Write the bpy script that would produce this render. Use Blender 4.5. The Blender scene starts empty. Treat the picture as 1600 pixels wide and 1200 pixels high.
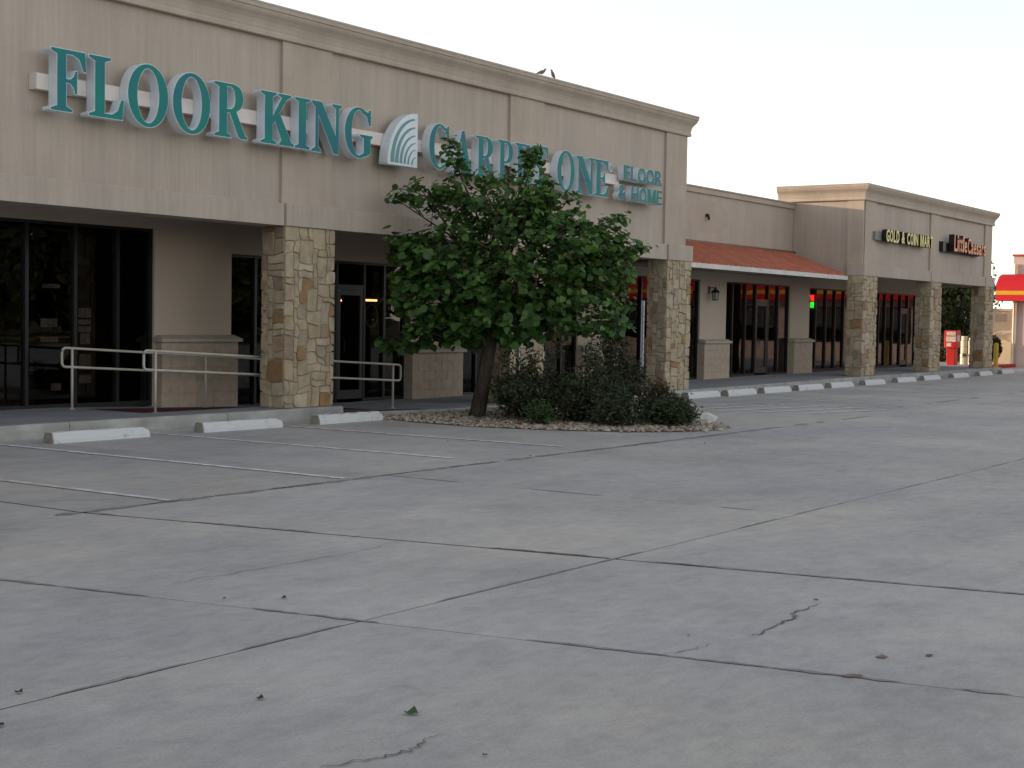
import bpy, bmesh, math, random
from mathutils import Vector, Matrix, noise
R = math.radians
random.seed(7)
scene = bpy.context.scene
C = scene.collection

# ------------------------------------------------------------------ camera
cam_d = bpy.data.cameras.new('camera'); cam = bpy.data.objects.new('camera', cam_d); C.objects.link(cam)
cam_d.sensor_width = 36.0; cam_d.lens = 51.75; cam_d.clip_end = 3000; cam_d.clip_start = .05
right = Vector((0.56747833, -0.82322336, 0.01648182)); upv = Vector((0.02683536, 0.03849763, 0.99889829)); fwd = Vector((0.82295092, 0.56641084, -0.04393806))
CAMH = 1.75
m = Matrix.Identity(4)
for i in range(3):
    m[i][0] = right[i]; m[i][1] = upv[i]; m[i][2] = -fwd[i]
m[2][3] = CAMH
cam.matrix_world = m
scene.camera = cam

# ------------------------------------------------------------------ light
SUN_AZ = Vector((-0.31, 0.95, 0)).normalized(); SUN_EL = R(6.5)
w = bpy.data.worlds.new('World'); scene.world = w; w.use_nodes = True
nt = w.node_tree; nt.nodes.clear()
sky = nt.nodes.new('ShaderNodeTexSky'); sky.sky_type = 'NISHITA'; sky.sun_disc = False
sky.sun_elevation = SUN_EL; sky.sun_rotation = math.atan2(SUN_AZ.x, SUN_AZ.y)
sky.air_density = 1.0; sky.dust_density = 0.2; sky.ozone_density = 1.0
hs = nt.nodes.new('ShaderNodeHueSaturation'); hs.inputs['Saturation'].default_value = 0.30
tint = nt.nodes.new('ShaderNodeMix'); tint.data_type = 'RGBA'; tint.blend_type = 'MULTIPLY'; tint.inputs[0].default_value = 1
tint.inputs[7].default_value = (1.0, .975, .975, 1)
bg = nt.nodes.new('ShaderNodeBackground'); bg.inputs[1].default_value = 0.15
wo = nt.nodes.new('ShaderNodeOutputWorld')
nt.links.new(sky.outputs[0], hs.inputs['Color']); nt.links.new(hs.outputs[0], tint.inputs[6]); nt.links.new(tint.outputs[2], bg.inputs[0]); nt.links.new(bg.outputs[0], wo.inputs[0])
sl = bpy.data.lights.new('sun', 'SUN'); so = bpy.data.objects.new('sun', sl); C.objects.link(so)
sl.energy = 2.2; sl.angle = R(.6); sl.color = (1, .74, .5)
sd = Vector((SUN_AZ.x*math.cos(SUN_EL), SUN_AZ.y*math.cos(SUN_EL), math.sin(SUN_EL)))
so.rotation_euler = sd.to_track_quat('Z', 'Y').to_euler(); so.location = (0, 60, 40)
vs = scene.view_settings; vs.view_transform = 'Standard'; vs.look = 'None'; vs.gamma = 1; vs.use_curve_mapping = False
vs.exposure = 1.55
scene.cycles.max_bounces = 6; scene.cycles.transparent_max_bounces = 12

# ------------------------------------------------------------------ materials
MATS = {}
def mat(name, col, rough=.8, spec=.3, metal=0, var=0, vscale=2.0, stretch=(1, 1, 1), bump=0, bscale=60, objvar=0, col2=None, detail=5, extra=None, emit=None, trans=0, world=True, ramp=(.35, .65)):
    if name in MATS: return MATS[name]
    M = bpy.data.materials.new(name); M.use_nodes = True; n = M.node_tree; b = n.nodes['Principled BSDF']
    b.inputs['Base Color'].default_value = (*col, 1); b.inputs['Roughness'].default_value = rough; b.inputs['Metallic'].default_value = metal
    b.inputs['Specular IOR Level'].default_value = spec
    geo = n.nodes.new('ShaderNodeNewGeometry')
    last = None
    if var or col2:
        mp = n.nodes.new('ShaderNodeMapping'); mp.inputs['Scale'].default_value = stretch
        n.links.new(geo.outputs['Position'], mp.inputs['Vector'])
        tx = n.nodes.new('ShaderNodeTexNoise'); tx.inputs['Scale'].default_value = vscale; tx.inputs['Detail'].default_value = detail; tx.inputs['Roughness'].default_value = .6
        n.links.new(mp.outputs[0], tx.inputs['Vector'])
        rp = n.nodes.new('ShaderNodeValToRGB'); n.links.new(tx.outputs['Fac'], rp.inputs[0])
        c2 = col2 if col2 else tuple(c*(1-var) for c in col); c1 = col if col2 else tuple(min(1, c*(1+var*.6)) for c in col)
        rp.color_ramp.elements[0].position = ramp[0]; rp.color_ramp.elements[1].position = ramp[1]
        rp.color_ramp.elements[0].color = (*c2, 1); rp.color_ramp.elements[1].color = (*c1, 1)
        last = rp.outputs[0]
    if objvar:
        oi = n.nodes.new('ShaderNodeObjectInfo'); mr = n.nodes.new('ShaderNodeMapRange')
        mr.inputs[3].default_value = 1-objvar; mr.inputs[4].default_value = 1+objvar
        n.links.new(oi.outputs['Random'], mr.inputs[0])
        mx = n.nodes.new('ShaderNodeMix'); mx.data_type = 'RGBA'; mx.blend_type = 'MULTIPLY'; mx.inputs[0].default_value = 1
        if last: n.links.new(last, mx.inputs[6])
        else: mx.inputs[6].default_value = (*col, 1)
        cc = n.nodes.new('ShaderNodeCombineColor')
        for k in range(3): n.links.new(mr.outputs[0], cc.inputs[k])
        n.links.new(cc.outputs[0], mx.inputs[7]); last = mx.outputs[2]
    if last: n.links.new(last, b.inputs['Base Color'])
    if bump:
        bt = n.nodes.new('ShaderNodeTexNoise'); bt.inputs['Scale'].default_value = bscale; bt.inputs['Detail'].default_value = 4
        n.links.new(geo.outputs['Position'], bt.inputs['Vector'])
        bn = n.nodes.new('ShaderNodeBump'); bn.inputs['Strength'].default_value = bump; bn.inputs['Distance'].default_value = .01
        n.links.new(bt.outputs['Fac'], bn.inputs['Height']); n.links.new(bn.outputs[0], b.inputs['Normal'])
    if emit:
        b.inputs['Emission Color'].default_value = (*emit[0], 1); b.inputs['Emission Strength'].default_value = emit[1]
    if trans:
        tr = n.nodes.new('ShaderNodeBsdfTranslucent'); ms = n.nodes.new('ShaderNodeMixShader'); ms.inputs[0].default_value = trans
        if last: n.links.new(last, tr.inputs[0])
        else: tr.inputs[0].default_value = (*col, 1)
        out = n.nodes['Material Output']; n.links.new(b.outputs[0], ms.inputs[1]); n.links.new(tr.outputs[0], ms.inputs[2]); n.links.new(ms.outputs[0], out.inputs[0])
    MATS[name] = M
    return M

def stack_noise(M, layers):
    """multiply extra noise layers (scale, stretch, lo, hi, ramp0, ramp1) on a material's base colour"""
    n = M.node_tree; b = n.nodes['Principled BSDF']; geo = [x for x in n.nodes if x.type == 'NEW_GEOMETRY'][0]
    for (sc, st, lo, hi, r0, r1, det) in layers:
        src = b.inputs['Base Color'].links[0].from_socket if b.inputs['Base Color'].links else None
        mp = n.nodes.new('ShaderNodeMapping'); mp.inputs['Scale'].default_value = st; mp.inputs['Location'].default_value = (sc*3.1, sc*1.7, .3)
        n.links.new(geo.outputs['Position'], mp.inputs[0])
        tx = n.nodes.new('ShaderNodeTexNoise'); tx.inputs['Scale'].default_value = sc; tx.inputs['Detail'].default_value = det; tx.inputs['Roughness'].default_value = .65
        n.links.new(mp.outputs[0], tx.inputs['Vector'])
        rp = n.nodes.new('ShaderNodeValToRGB'); rp.color_ramp.elements[0].position = r0; rp.color_ramp.elements[1].position = r1
        rp.color_ramp.elements[0].color = (*lo, 1); rp.color_ramp.elements[1].color = (*hi, 1)
        n.links.new(tx.outputs['Fac'], rp.inputs[0])
        mx = n.nodes.new('ShaderNodeMix'); mx.data_type = 'RGBA'; mx.blend_type = 'MULTIPLY'; mx.inputs[0].default_value = 1
        if src: n.links.new(src, mx.inputs[6])
        else: mx.inputs[6].default_value = b.inputs['Base Color'].default_value
        n.links.new(rp.outputs[0], mx.inputs[7]); n.links.new(mx.outputs[2], b.inputs['Base Color'])

g3 = lambda v: (v, v, v)
M_stucco = mat('stucco', (.465, .395, .337), .9, .15, var=.06, vscale=.7, bump=.25, bscale=55)
stack_noise(M_stucco, [(1.3, (1.6, 1.6, .12), g3(.9), g3(1.03), .3, .62, 4), (6, (2.2, 2.2, .1), g3(.915), g3(1.0), .3, .6, 3), (30, (1, 1, 1), g3(.95), g3(1.03), .3, .7, 3)])
M_trim = mat('stucco_trim', (.45, .377, .31), .9, .15, var=.08, vscale=.9, bump=.2, bscale=55)
stack_noise(M_trim, [(2.0, (2.0, 2.0, .3), g3(.90), g3(1.03), .3, .65, 5)])
M_stuccob = mat('stucco_under_porch', (.49, .408, .335), .9, .15, var=.06, vscale=.8, bump=.25, bscale=55)
M_patch = mat('old_sign_patch', (.435, .36, .297), .9, .15, var=.05, vscale=1.5, bump=.2, bscale=55)
M_soffit = mat('soffit', (.33, .28, .24), .9, .1, var=.08, vscale=1.2)
M_coping = mat('coping_metal', (.42, .35, .30), .55, .4, var=.12, vscale=3, objvar=.06)
M_mortar = mat('mortar', (.40, .335, .25), .95, .1, var=.15, vscale=8, bump=.4, bscale=80)
STONES = []
for i, c in enumerate([(.42, .345, .245), (.40, .325, .228), (.445, .37, .272), (.37, .305, .222), (.41, .325, .22), (.35, .255, .175), (.30, .18, .095), (.32, .205, .11), (.31, .225, .175)]):
    s_ = mat('limestone_%s' % 'abcdefghi'[i], c, .92, .15, var=.22, vscale=5, bump=.6, bscale=26, objvar=.10, detail=8)
    STONES.append(s_)
M_block = mat('split_face_block', (.42, .345, .275), .95, .1, var=.10, vscale=7, bump=.5, bscale=40, objvar=.03)
M_cap = mat('wainscot_cap_stone', (.40, .355, .30), .9, .15, var=.1, vscale=4, bump=.2)
M_frame = mat('dark_bronze_frame', (.012, .011, .013), .38, .45)
M_doorf = mat('door_frame_metal', (.035, .035, .042), .35, .5)
M_dark = mat('shop_interior', (.02, .017, .016), .9, .1, var=.3, vscale=1.2)  # near-black wall and floor colours stand in for the unlit rooms' shade
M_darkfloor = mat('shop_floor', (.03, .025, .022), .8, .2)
M_walk = mat('walkway_concrete', (.27, .275, .29), .88, .2, var=.14, vscale=1.1, bump=.2, bscale=70)
stack_noise(M_walk, [(5, (1, 1, 1), g3(.86), g3(1.05), .3, .7, 6)])
M_kerb = mat('kerb_concrete', (.36, .355, .34), .9, .2, var=.2, vscale=1.6, bump=.25, bscale=60, objvar=.05)
stack_noise(M_kerb, [(3, (1, 1, 3), g3(.82), g3(1.05), .3, .65, 6)])
M_slab = mat('lot_concrete', (.43, .414, .398), .80, .28, var=.08, vscale=.33, bump=.12, bscale=90, objvar=.05)
stack_noise(M_slab, [(.9, (1, 1, 1), g3(.80), g3(1.0), .24, .36, 6), (.22, (.8, 1.1, 1), (.90, .92, .96), (1.04, 1.02, .98), .35, .62, 5), (.6, (.7, 1.3, 1), (.86, .87, .90), (1.04, 1.03, 1.02), .28, .60, 8), (1.7, (.75, 1.3, 1), (.88, .88, .90), (1.03, 1.03, 1.03), .30, .56, 9), (8, (.8, 1.3, 1), g3(.86), g3(1.05), .28, .62, 7), (60, (1, 1, 1), g3(.86), g3(1.08), .3, .7, 3)])
M_filler = mat('joint_filler', (.03, .029, .028), .95, .1, var=.3, vscale=4)
M_far = mat('far_ground', (.10, .095, .08), .95, .1, var=.3, vscale=.2)
M_road = mat('asphalt', (.055, .055, .058), .9, .2, var=.2, vscale=1.5)
M_paint = mat('worn_white_paint', (.78, .79, .82), .8, .2, col2=(.47, .46, .44), vscale=6, detail=9, ramp=(.38, .56))
M_paintf = mat('faded_white_paint', (.64, .655, .69), .8, .2, col2=(.45, .435, .41), vscale=5, detail=9, ramp=(.42, .62))
M_stop = mat('wheel_stop_white', (.58, .59, .60), .85, .2, col2=(.36, .35, .34), vscale=7, detail=9, bump=.3, bscale=40, ramp=(.26, .42))
M_stopend = mat('wheel_stop_dark_end', (.27, .25, .225), .92, .15, var=.25, vscale=9, bump=.3, bscale=50)
M_red = mat('maroon_ramp_paint', (.085, .022, .028), .85, .2, var=.25, vscale=6)
M_redkerb = mat('red_kerb_paint', (.42, .06, .05), .8, .2, var=.2, vscale=3)
M_rail = mat('rail_paint', (.45, .42, .36), .5, .4, var=.1, vscale=8)
M_teal = mat('sign_teal_face', (.004, .205, .165), .55, .25, col2=(.012, .155, .19), vscale=1.6, detail=2, ramp=(.35, .65))
M_tealb = mat('logo_grey_teal', (.10, .26, .28), .4, .4, var=.05)
M_signwhite = mat('sign_white', (.66, .72, .78), .5, .35, var=.07, vscale=3)
M_race = mat('raceway_metal', (.70, .63, .60), .5, .3, var=.08, vscale=3)
M_black = mat('black_sign_metal', (.012, .011, .014), .45, .4)
M_yellow = mat('sign_yellow_face', (.70, .62, .22), .4, .4, var=.15, vscale=4)
M_orange = mat('sign_orange_face', (.78, .27, .12), .4, .4, var=.2, vscale=5)
M_roof = mat('terracotta_metal_roof', (.46, .15, .088), .5, .4, var=.18, vscale=3, objvar=.06)
M_gutter = mat('white_gutter', (.60, .59, .56), .6, .3, var=.12, vscale=3)
M_lantern = mat('lantern_black_metal', (.015, .014, .013), .45, .4)
M_lglass = mat('lantern_glass', (.35, .35, .34), .25, .5)
M_bark = mat('tree_bark', (.065, .052, .042), .95, .1, var=.4, vscale=18, stretch=(1, 1, .25), bump=.8, bscale=30)
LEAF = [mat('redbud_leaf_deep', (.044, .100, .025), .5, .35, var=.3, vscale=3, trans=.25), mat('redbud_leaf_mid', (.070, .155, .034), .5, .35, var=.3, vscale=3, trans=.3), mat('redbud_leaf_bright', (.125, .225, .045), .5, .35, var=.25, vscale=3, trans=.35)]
SHR = [mat('shrub_leaf_dark', (.036, .050, .027), .6, .25, var=.4, vscale=9, trans=.2), mat('shrub_leaf_mid', (.058, .080, .038), .6, .25, var=.4, vscale=9, trans=.2), mat('shrub_leaf_rusty', (.115, .085, .055), .6, .25, var=.4, vscale=9, trans=.2)]
FAR = [mat('far_leaf_dark', (.022, .038, .014), .7, .2, var=.4, vscale=2, trans=.15), mat('far_leaf_olive', (.045, .060, .018), .7, .2, var=.4, vscale=2, trans=.15)]
M_soil = mat('bed_soil', (.13, .10, .075), .95, .1, var=.4, vscale=6)
PEB = [mat('pebble_pale', (.40, .36, .31), .9, .2, var=.2, vscale=20), mat('pebble_brown', (.24, .18, .13), .9, .2, var=.2, vscale=20), mat('pebble_pink', (.32, .24, .20), .9, .2, var=.2, vscale=20)]
M_rock = mat('white_limestone_rock', (.60, .58, .54), .9, .2, var=.25, vscale=6, bump=.6, bscale=14)
M_galv = mat('galvanised_steel', (.42, .46, .52), .4, .5, metal=.6, var=.1, vscale=6)
M_newsred = mat('newspaper_box_red', (.55, .025, .02), .4, .4, var=.08)
M_newspaper = mat('box_paper_panel', (.62, .55, .48), .7, .3, var=.3, vscale=12)
M_cream = mat('cream_enamel', (.66, .60, .44), .5, .3, var=.1, vscale=5)
M_boll = mat('bollard_yellow', (.55, .36, .05), .6, .3, var=.15, vscale=5)
M_pink = mat('restaurant_stucco', (.52, .40, .36), .9, .15, var=.06, vscale=1)
M_tanwall = mat('tan_screen_wall', (.50, .41, .30), .9, .15, var=.06, vscale=1.2)
M_awn = mat('red_awning_fabric', (.55, .012, .02), .6, .3, var=.1, vscale=1.5)
M_awny = mat('yellow_awning_stripe', (.65, .36, .02), .6, .3)
M_grass = mat('verge_grass', (.09, .11, .03), .95, .1, var=.4, vscale=2)
M_bird = mat('dove_feathers', (.20, .165, .13), .9, .1, var=.3, vscale=30)
M_led_r = mat('led_red', (.3, .0, .0), .5, .3, emit=((1, .02, .02), 4.0))
M_led_g = mat('led_green', (.0, .2, .0), .5, .3, emit=((.05, 1, .08), 2.0))
M_tube = mat('warm_tube_light', (.4, .2, .1), .5, .3, emit=((1, .36, .14), 5))
M_paper = mat('notice_paper', (.75, .68, .60), .8, .2, var=.3, vscale=14)
M_crack = mat('crack_dark_fill', (.13, .122, .115), .95, .1)  # flat dark colour for cracks, joint chips, bolt holes and a stain
M_debris = mat('dry_leaf_litter', (.07, .045, .025), .9, .1)
M_rust = mat('rust_stain', (.24, .15, .125), .9, .1, var=.3, vscale=30)

def glass_mat():
    M = bpy.data.materials.new('tinted_shop_glass'); M.use_nodes = True; n = M.node_tree; n.nodes.clear()
    o = n.nodes.new('ShaderNodeOutputMaterial'); mx = n.nodes.new('ShaderNodeMixShader'); fr = n.nodes.new('ShaderNodeMath'); fr.operation = 'MULTIPLY_ADD'; fr.inputs[1].default_value = .95; fr.inputs[2].default_value = .04
    lw_ = n.nodes.new('ShaderNodeLayerWeight'); lw_.inputs[0].default_value = .5; pw_ = n.nodes.new('ShaderNodeMath'); pw_.operation = 'POWER'; pw_.inputs[1].default_value = 5
    n.links.new(lw_.outputs['Facing'], pw_.inputs[0]); n.links.new(pw_.outputs[0], fr.inputs[0])
    t = n.nodes.new('ShaderNodeBsdfTransparent'); t.inputs[0].default_value = (.50, .48, .47, 1)
    g = n.nodes.new('ShaderNodeBsdfGlossy'); g.inputs['Roughness'].default_value = .012; g.inputs['Color'].default_value = (.9, .88, .88, 1)
    geo = n.nodes.new('ShaderNodeNewGeometry'); tx = n.nodes.new('ShaderNodeTexNoise'); tx.inputs['Scale'].default_value = 1.3; tx.inputs['Detail'].default_value = 1
    bp = n.nodes.new('ShaderNodeBump'); bp.inputs['Strength'].default_value = .035; bp.inputs['Distance'].default_value = .05
    n.links.new(geo.outputs['Position'], tx.inputs['Vector']); n.links.new(tx.outputs['Fac'], bp.inputs['Height']); n.links.new(bp.outputs[0], g.inputs['Normal'])
    n.links.new(fr.outputs[0], mx.inputs[0]); n.links.new(t.outputs[0], mx.inputs[1]); n.links.new(g.outputs[0], mx.inputs[2]); n.links.new(mx.outputs[0], o.inputs[0])
    return M
M_glass = glass_mat()

# ------------------------------------------------------------------ mesh helpers
class MB:
    def __init__(s): s.v = []; s.f = []; s.mi = []
    def add(s, vs, fs, mi=0):
        o = len(s.v); s.v += [tuple(p) for p in vs]; s.f += [tuple(i+o for i in f) for f in fs]; s.mi += [mi]*len(fs); return s
    def box(s, x0, x1, y0, y1, z0, z1, mi=0):
        return s.add([(x0, y0, z0), (x1, y0, z0), (x1, y1, z0), (x0, y1, z0), (x0, y0, z1), (x1, y0, z1), (x1, y1, z1), (x0, y1, z1)],
                     [(0, 3, 2, 1), (4, 5, 6, 7), (0, 1, 5, 4), (1, 2, 6, 5), (2, 3, 7, 6), (3, 0, 4, 7)], mi)
    def cbox(s, x0, x1, y0, y1, z0, z1, c=.01, mi=0):
        """box with its vertical and top edges chamfered"""
        ring = lambda q, z: [(x0+c+q, y0+q, z), (x1-c-q, y0+q, z), (x1-q, y0+c+q, z), (x1-q, y1-c-q, z), (x1-c-q, y1-q, z), (x0+c+q, y1-q, z), (x0+q, y1-c-q, z), (x0+q, y0+c+q, z)]
        return s.loft([ring(0, z0), ring(0, z1-c), ring(c*.8, z1)], mi=mi)
    def loft(s, rings, caps=True, closed=True, mi=0):
        n = len(rings[0]); vs = [p for r in rings for p in r]; fs = []
        for k in range(len(rings)-1):
            for i in range(n if closed else n-1):
                j = (i+1) % n; fs.append((k*n+i, k*n+j, (k+1)*n+j, (k+1)*n+i))
        if caps: fs.append(tuple(range(n))[::-1]); fs.append(tuple(range((len(rings)-1)*n, len(rings)*n)))
        return s.add(vs, fs, mi)
    def prism(s, poly, axis, a, b, mi=0):
        f = {'x': lambda p, t: (t, p[0], p[1]), 'y': lambda p, t: (p[0], t, p[1]), 'z': lambda p, t: (p[0], p[1], t)}[axis]
        return s.loft([[f(p, a) for p in poly], [f(p, b) for p in poly]], mi=mi)
    def tube(s, pts, r, n=8, mi=0, cap=True):
        pts = [Vector(p) for p in pts]; rs = r if isinstance(r, (list, tuple)) else [r]*len(pts); rings = []
        for i, p in enumerate(pts):
            d = (pts[min(i+1, len(pts)-1)]-pts[max(i-1, 0)]).normalized()
            a = Vector((0, 0, 1)) if abs(d.z) < .9 else Vector((1, 0, 0))
            u = d.cross(a).normalized(); v = d.cross(u)
            rings.append([tuple(p+(u*math.cos(2*math.pi*k/n)+v*math.sin(2*math.pi*k/n))*rs[i]) for k in range(n)])
        return s.loft(rings, caps=cap, mi=mi)
    def build(s, name, m, parent=None, base=None, smooth=False, fix=True):
        base = base if base is not None else (root_base(parent) if parent else (0, 0, 0))
        me = bpy.data.meshes.new(name)
        me.from_pydata([(p[0]-base[0], p[1]-base[1], p[2]-base[2]) for p in s.v], [], s.f)
        ms = m if isinstance(m, (list, tuple)) else [m]
        for q in ms: me.materials.append(q)
        if len(ms) > 1: me.polygons.foreach_set('material_index', s.mi)
        if fix:
            bm = bmesh.new(); bm.from_mesh(me); bmesh.ops.recalc_face_normals(bm, faces=bm.faces); bm.to_mesh(me); bm.free()
        if smooth: me.polygons.foreach_set('use_smooth', [True]*len(me.polygons))
        me.update()
        o = bpy.data.objects.new(name, me); C.objects.link(o)
        if parent: o.parent = parent
        else: o.location = base
        return o
def root_base(o):
    p = Vector((0, 0, 0))
    while o: p = p+o.location; o = o.parent
    return p
def thing(name, label, cat, loc=(0, 0, 0), group=None):
    o = bpy.data.objects.new(name, None); C.objects.link(o); o.location = loc; o.empty_display_size = .2
    o['label'] = label; o['category'] = cat
    if group: o['group'] = group
    return o
def tag(o, label, cat, group=None):
    o['label'] = label; o['category'] = cat
    if group: o['group'] = group
    return o
def struct(o): o['kind'] = 'structure'; return o
def box(name, m, parent, *a, **k):
    return MB().box(*a).build(name, m, parent, fix=False, **k)

# ------------------------------------------------------------------ ground, lot, walkway
mb = MB(); mb.add([(-700, -700, -.14), (900, -700, -.14), (900, 900, -.14), (-700, 900, -.14)], [(0, 1, 2, 3)])
struct(mb.build('ground', M_far, fix=False))
lot = struct(MB().box(-14, 67.4, -26, 16.75, -.13, -.005).build('parking_lot', M_filler))
YL = [16.74, 10.35, 5.47, .6, -4.3, -9.2, -14.1, -19, -25.9]
XL = [-13.9, -9.6, -5.6, -1.5, 2.6, 6.45, 9.32, 12.6, 16.7, 20.8, 24.9, 29.0, 33.1, 37.2, 41.3, 45.4, 49.5, 53.6, 57.7, 61.8, 67.3]
def xline(i, y):
    s = -.18 if 4 <= i <= 6 else (-.09 if i == 3 else 0)
    return XL[i]+s*(min(y, 10.35)-5.47)
for a in range(len(YL)-1):
    y1, y0 = YL[a], YL[a+1]
    for i in range(len(XL)-1):
        q = [(xline(i, y0), y0), (xline(i+1, y0), y0), (xline(i+1, y1), y1), (xline(i, y1), y1)]
        # the joint along the slab edge is a real gap between two slabs
        gl, gr = [(.024 if k == 6 else .009 if k in (5, 9, 13) else .006) for k in (i, i+1)]; gb, gt = [(.010 if k in (1, 2) else .007) for k in (a+1, a)]
        c = .004
        def ring(d, z): return [(q[0][0]+gl+d, q[0][1]+gb+d, z), (q[1][0]-gr-d, q[1][1]+gb+d, z), (q[2][0]-gr-d, q[2][1]-gt-d, z), (q[3][0]+gl+d, q[3][1]-gt-d, z)]
        dz = random.uniform(-.0015, .0015)
        s = MB().loft([ring(0, -.03), ring(0, -c+dz), ring(c, dz)]).build('concrete_slab', M_slab, lot, fix=False)
# walkway and its kerb
def zw(x):
    P = [(-14, .19), (15.4, .20), (21.2, .02), (24.5, .03), (31, .09), (36, .11), (42, .15), (60, .19)]
    for (a, za), (b, zb) in zip(P, P[1:]):
        if x <= b: return za+(zb-za)*max(0, (x-a))/(b-a)
    return P[-1][1]
walk = MB()
xs = [-14, 2, 8, 15.4, 17, 19.25, 21.2, 24.5, 28, 31, 36, 42, 50, 57.9]
for xa, xb in zip(xs, xs[1:]):
    za, zb = zw(xa), zw(xb)
    y0 = 16.90
    walk.add([(xa, y0, za), (xb, y0, zb), (xb, 19.66, zb), (xa, 19.66, za), (xa, y0, -.13), (xb, y0, -.13), (xb, 19.66, -.13), (xa, 19.66, -.13)], [(0, 1, 2, 3), (4, 5, 1, 0)])
walk.add([(-14, 16.9, .19), (-14, 19.6, .19), (-14, 19.6, -.13), (-14, 16.9, -.13)], [(0, 1, 2, 3)])
walk.add([(57.9, 16.9, zw(57.9)), (57.9, 27.5, zw(57.9)), (57.9, 27.5, -.13), (57.9, 16.9, -.13)], [(0, 1, 2, 3)])
walk.add([(56.6, 19.66, zw(57.9)), (57.9, 19.66, zw(57.9)), (57.9, 27.5, zw(57.9)), (56.6, 27.5, zw(57.9))], [(0, 1, 2, 3)])
walkway = struct(walk.build('walkway', M_walk))
# level strip in front of the ramp (kept at kerb height up to the first column)
lv = MB(); lv.box(15.4, 19.22, 16.9, 17.62, -.1, .202); lv.build('walkway_strip', M_walk, walkway)
# maroon painted ramp wedge edge
rw = MB(); rw.add([(15.6, 17.625, zw(15.6)+.005), (21.0, 17.625, zw(21.0)+.005), (21.0, 19.0, zw(21.0)+.005), (15.6, 19.0, zw(15.6)+.005)], [(0, 1, 2, 3)])
rw.add([(19.24, 16.92, zw(19.24)+.006), (21.9, 16.92, zw(21.9)+.008), (21.9, 17.24, zw(21.9)+.008), (19.24, 17.24, zw(19.24)+.006)], [(0, 1, 2, 3)])
rw.build('ramp_paint', M_red, walkway)
x = -14.0
while x < 57.8:
    L = 2.55 if x > 20 else 3.05
    x1 = min(x+L, 57.9)
    if x < 19.25 < x1: x1 = 19.25
    if x >= 19.25 and x1 < 21.9:
        x = 21.9; continue
    za, zb = (.205, .205) if x < 19.2 else (max(zw(x), .03)+.004, max(zw(x1), .03)+.004)
    prof = lambda xx, z: [(xx, 16.75, -.1), (xx, 16.775, z-.025), (xx, 16.80, z), (xx, 16.897, z), (xx, 16.897, -.1)]
    MB().loft([prof(x+.006, za), prof(x1-.006, zb)]).build('kerb', M_kerb, walkway)
    x = x1
# right end kerb of the walk and driveway kerb island beyond
# ------------------------------------------------------------------ parking stripes
def stripe(x0, y0, x1, y1, wd=.1, m=M_paint, z=.006):
    d = Vector((x1-x0, y1-y0)).normalized(); n = Vector((-d.y, d.x))*wd/2
    nseg = 10; mb = MB(); vs = []; fs = []
    for k in range(nseg+1):
        t = k/nseg; px, py = x0+(x1-x0)*t, y0+(y1-y0)*t; j = random.uniform(.92, 1.05)
        vs += [(px+n.x*j, py+n.y*j, z), (px-n.x*j, py-n.y*j, z)]
        if k: fs.append((2*k-2, 2*k-1, 2*k+1, 2*k))
    mb.add(vs, fs); return mb.build('stripe', m, lot)
for x, ya, yb, mm in [(12.03, 10.45, 16.45, M_paint), (14.70, 11.0, 16.5, M_paint), (17.12, 10.9, 16.5, M_paint), (9.5, 10.4, 16.5, M_paintf), (6.9, 10.4, 16.5, M_paintf)]:
    stripe(x, ya, x, yb, m=mm)

# ------------------------------------------------------------------ stone columns, stucco buildings
def clip(poly, px, py, nx, ny):
    out = []
    for i in range(len(poly)):
        a, b = poly[i], poly[(i+1) % len(poly)]
        da = (a[0]-px)*nx+(a[1]-py)*ny; db = (b[0]-px)*nx+(b[1]-py)*ny
        if da <= 0: out.append(a)
        if da*db < 0:
            t = da/(da-db); out.append((a[0]+(b[0]-a[0])*t, a[1]+(b[1]-a[1])*t))
    return out
def inset(poly, d):
    n = len(poly); out = poly
    A = sum(poly[i][0]*poly[(i+1) % n][1]-poly[(i+1) % n][0]*poly[i][1] for i in range(n))
    if A < 0: poly = poly[::-1]
    out = list(poly)
    for i in range(n):
        a, b = poly[i], poly[(i+1) % n]; ex, ey = b[0]-a[0], b[1]-a[1]; l = math.hypot(ex, ey)
        if l < 1e-6: continue
        nx, ny = ey/l, -ex/l
        out = clip(out, a[0]-nx*d, a[1]-ny*d, nx, ny)
        if len(out) < 3: return []
    return out
def stone_cells(w, h, size, rng):
    """random ashlar: a fine grid merged into blocks of mixed size, its lines pulled out of true"""
    g = size*.5; nx, ny = max(3, round(w/g)), max(4, round(h/g)); used = [[False]*ny for _ in range(nx)]
    V = {}; ox, oy = rng.uniform(0, 50), rng.uniform(0, 50)
    for i in range(nx+1):
        for j in range(ny+1):
            x, y = i*w/nx, j*h/ny
            dx = .055*noise.noise((x*3.1+ox, y*3.1+oy, .3))+rng.uniform(-.018, .018); dy = .075*noise.noise((x*2.6+oy, y*2.6+ox, 7.7))+rng.uniform(-.018, .018)
            V[i, j] = (x if i in (0, nx) else min(max(x+dx, .02), w-.02), y if j in (0, ny) else min(max(y+dy, .02), h-.02))
    out = []
    for j in range(ny):
        for i in range(nx):
            if used[i][j]: continue
            for a, b in rng.sample([(2, 2), (3, 2), (2, 3), (2, 2), (3, 3), (1, 2), (2, 1), (3, 1)], 8)+[(2, 1), (1, 2), (1, 1)]:
                if i+a <= nx and j+b <= ny and not any(used[i+p][j+q] for p in range(a) for q in range(b)): break
            for p in range(a):
                for q in range(b): used[i+p][j+q] = True
            out.append([V[i+p, j] for p in range(a)]+[V[i+a, j+q] for q in range(b)]+[V[i+a-p, j+b] for p in range(a)]+[V[i, j+b-q] for q in range(b)])
    return out
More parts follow.
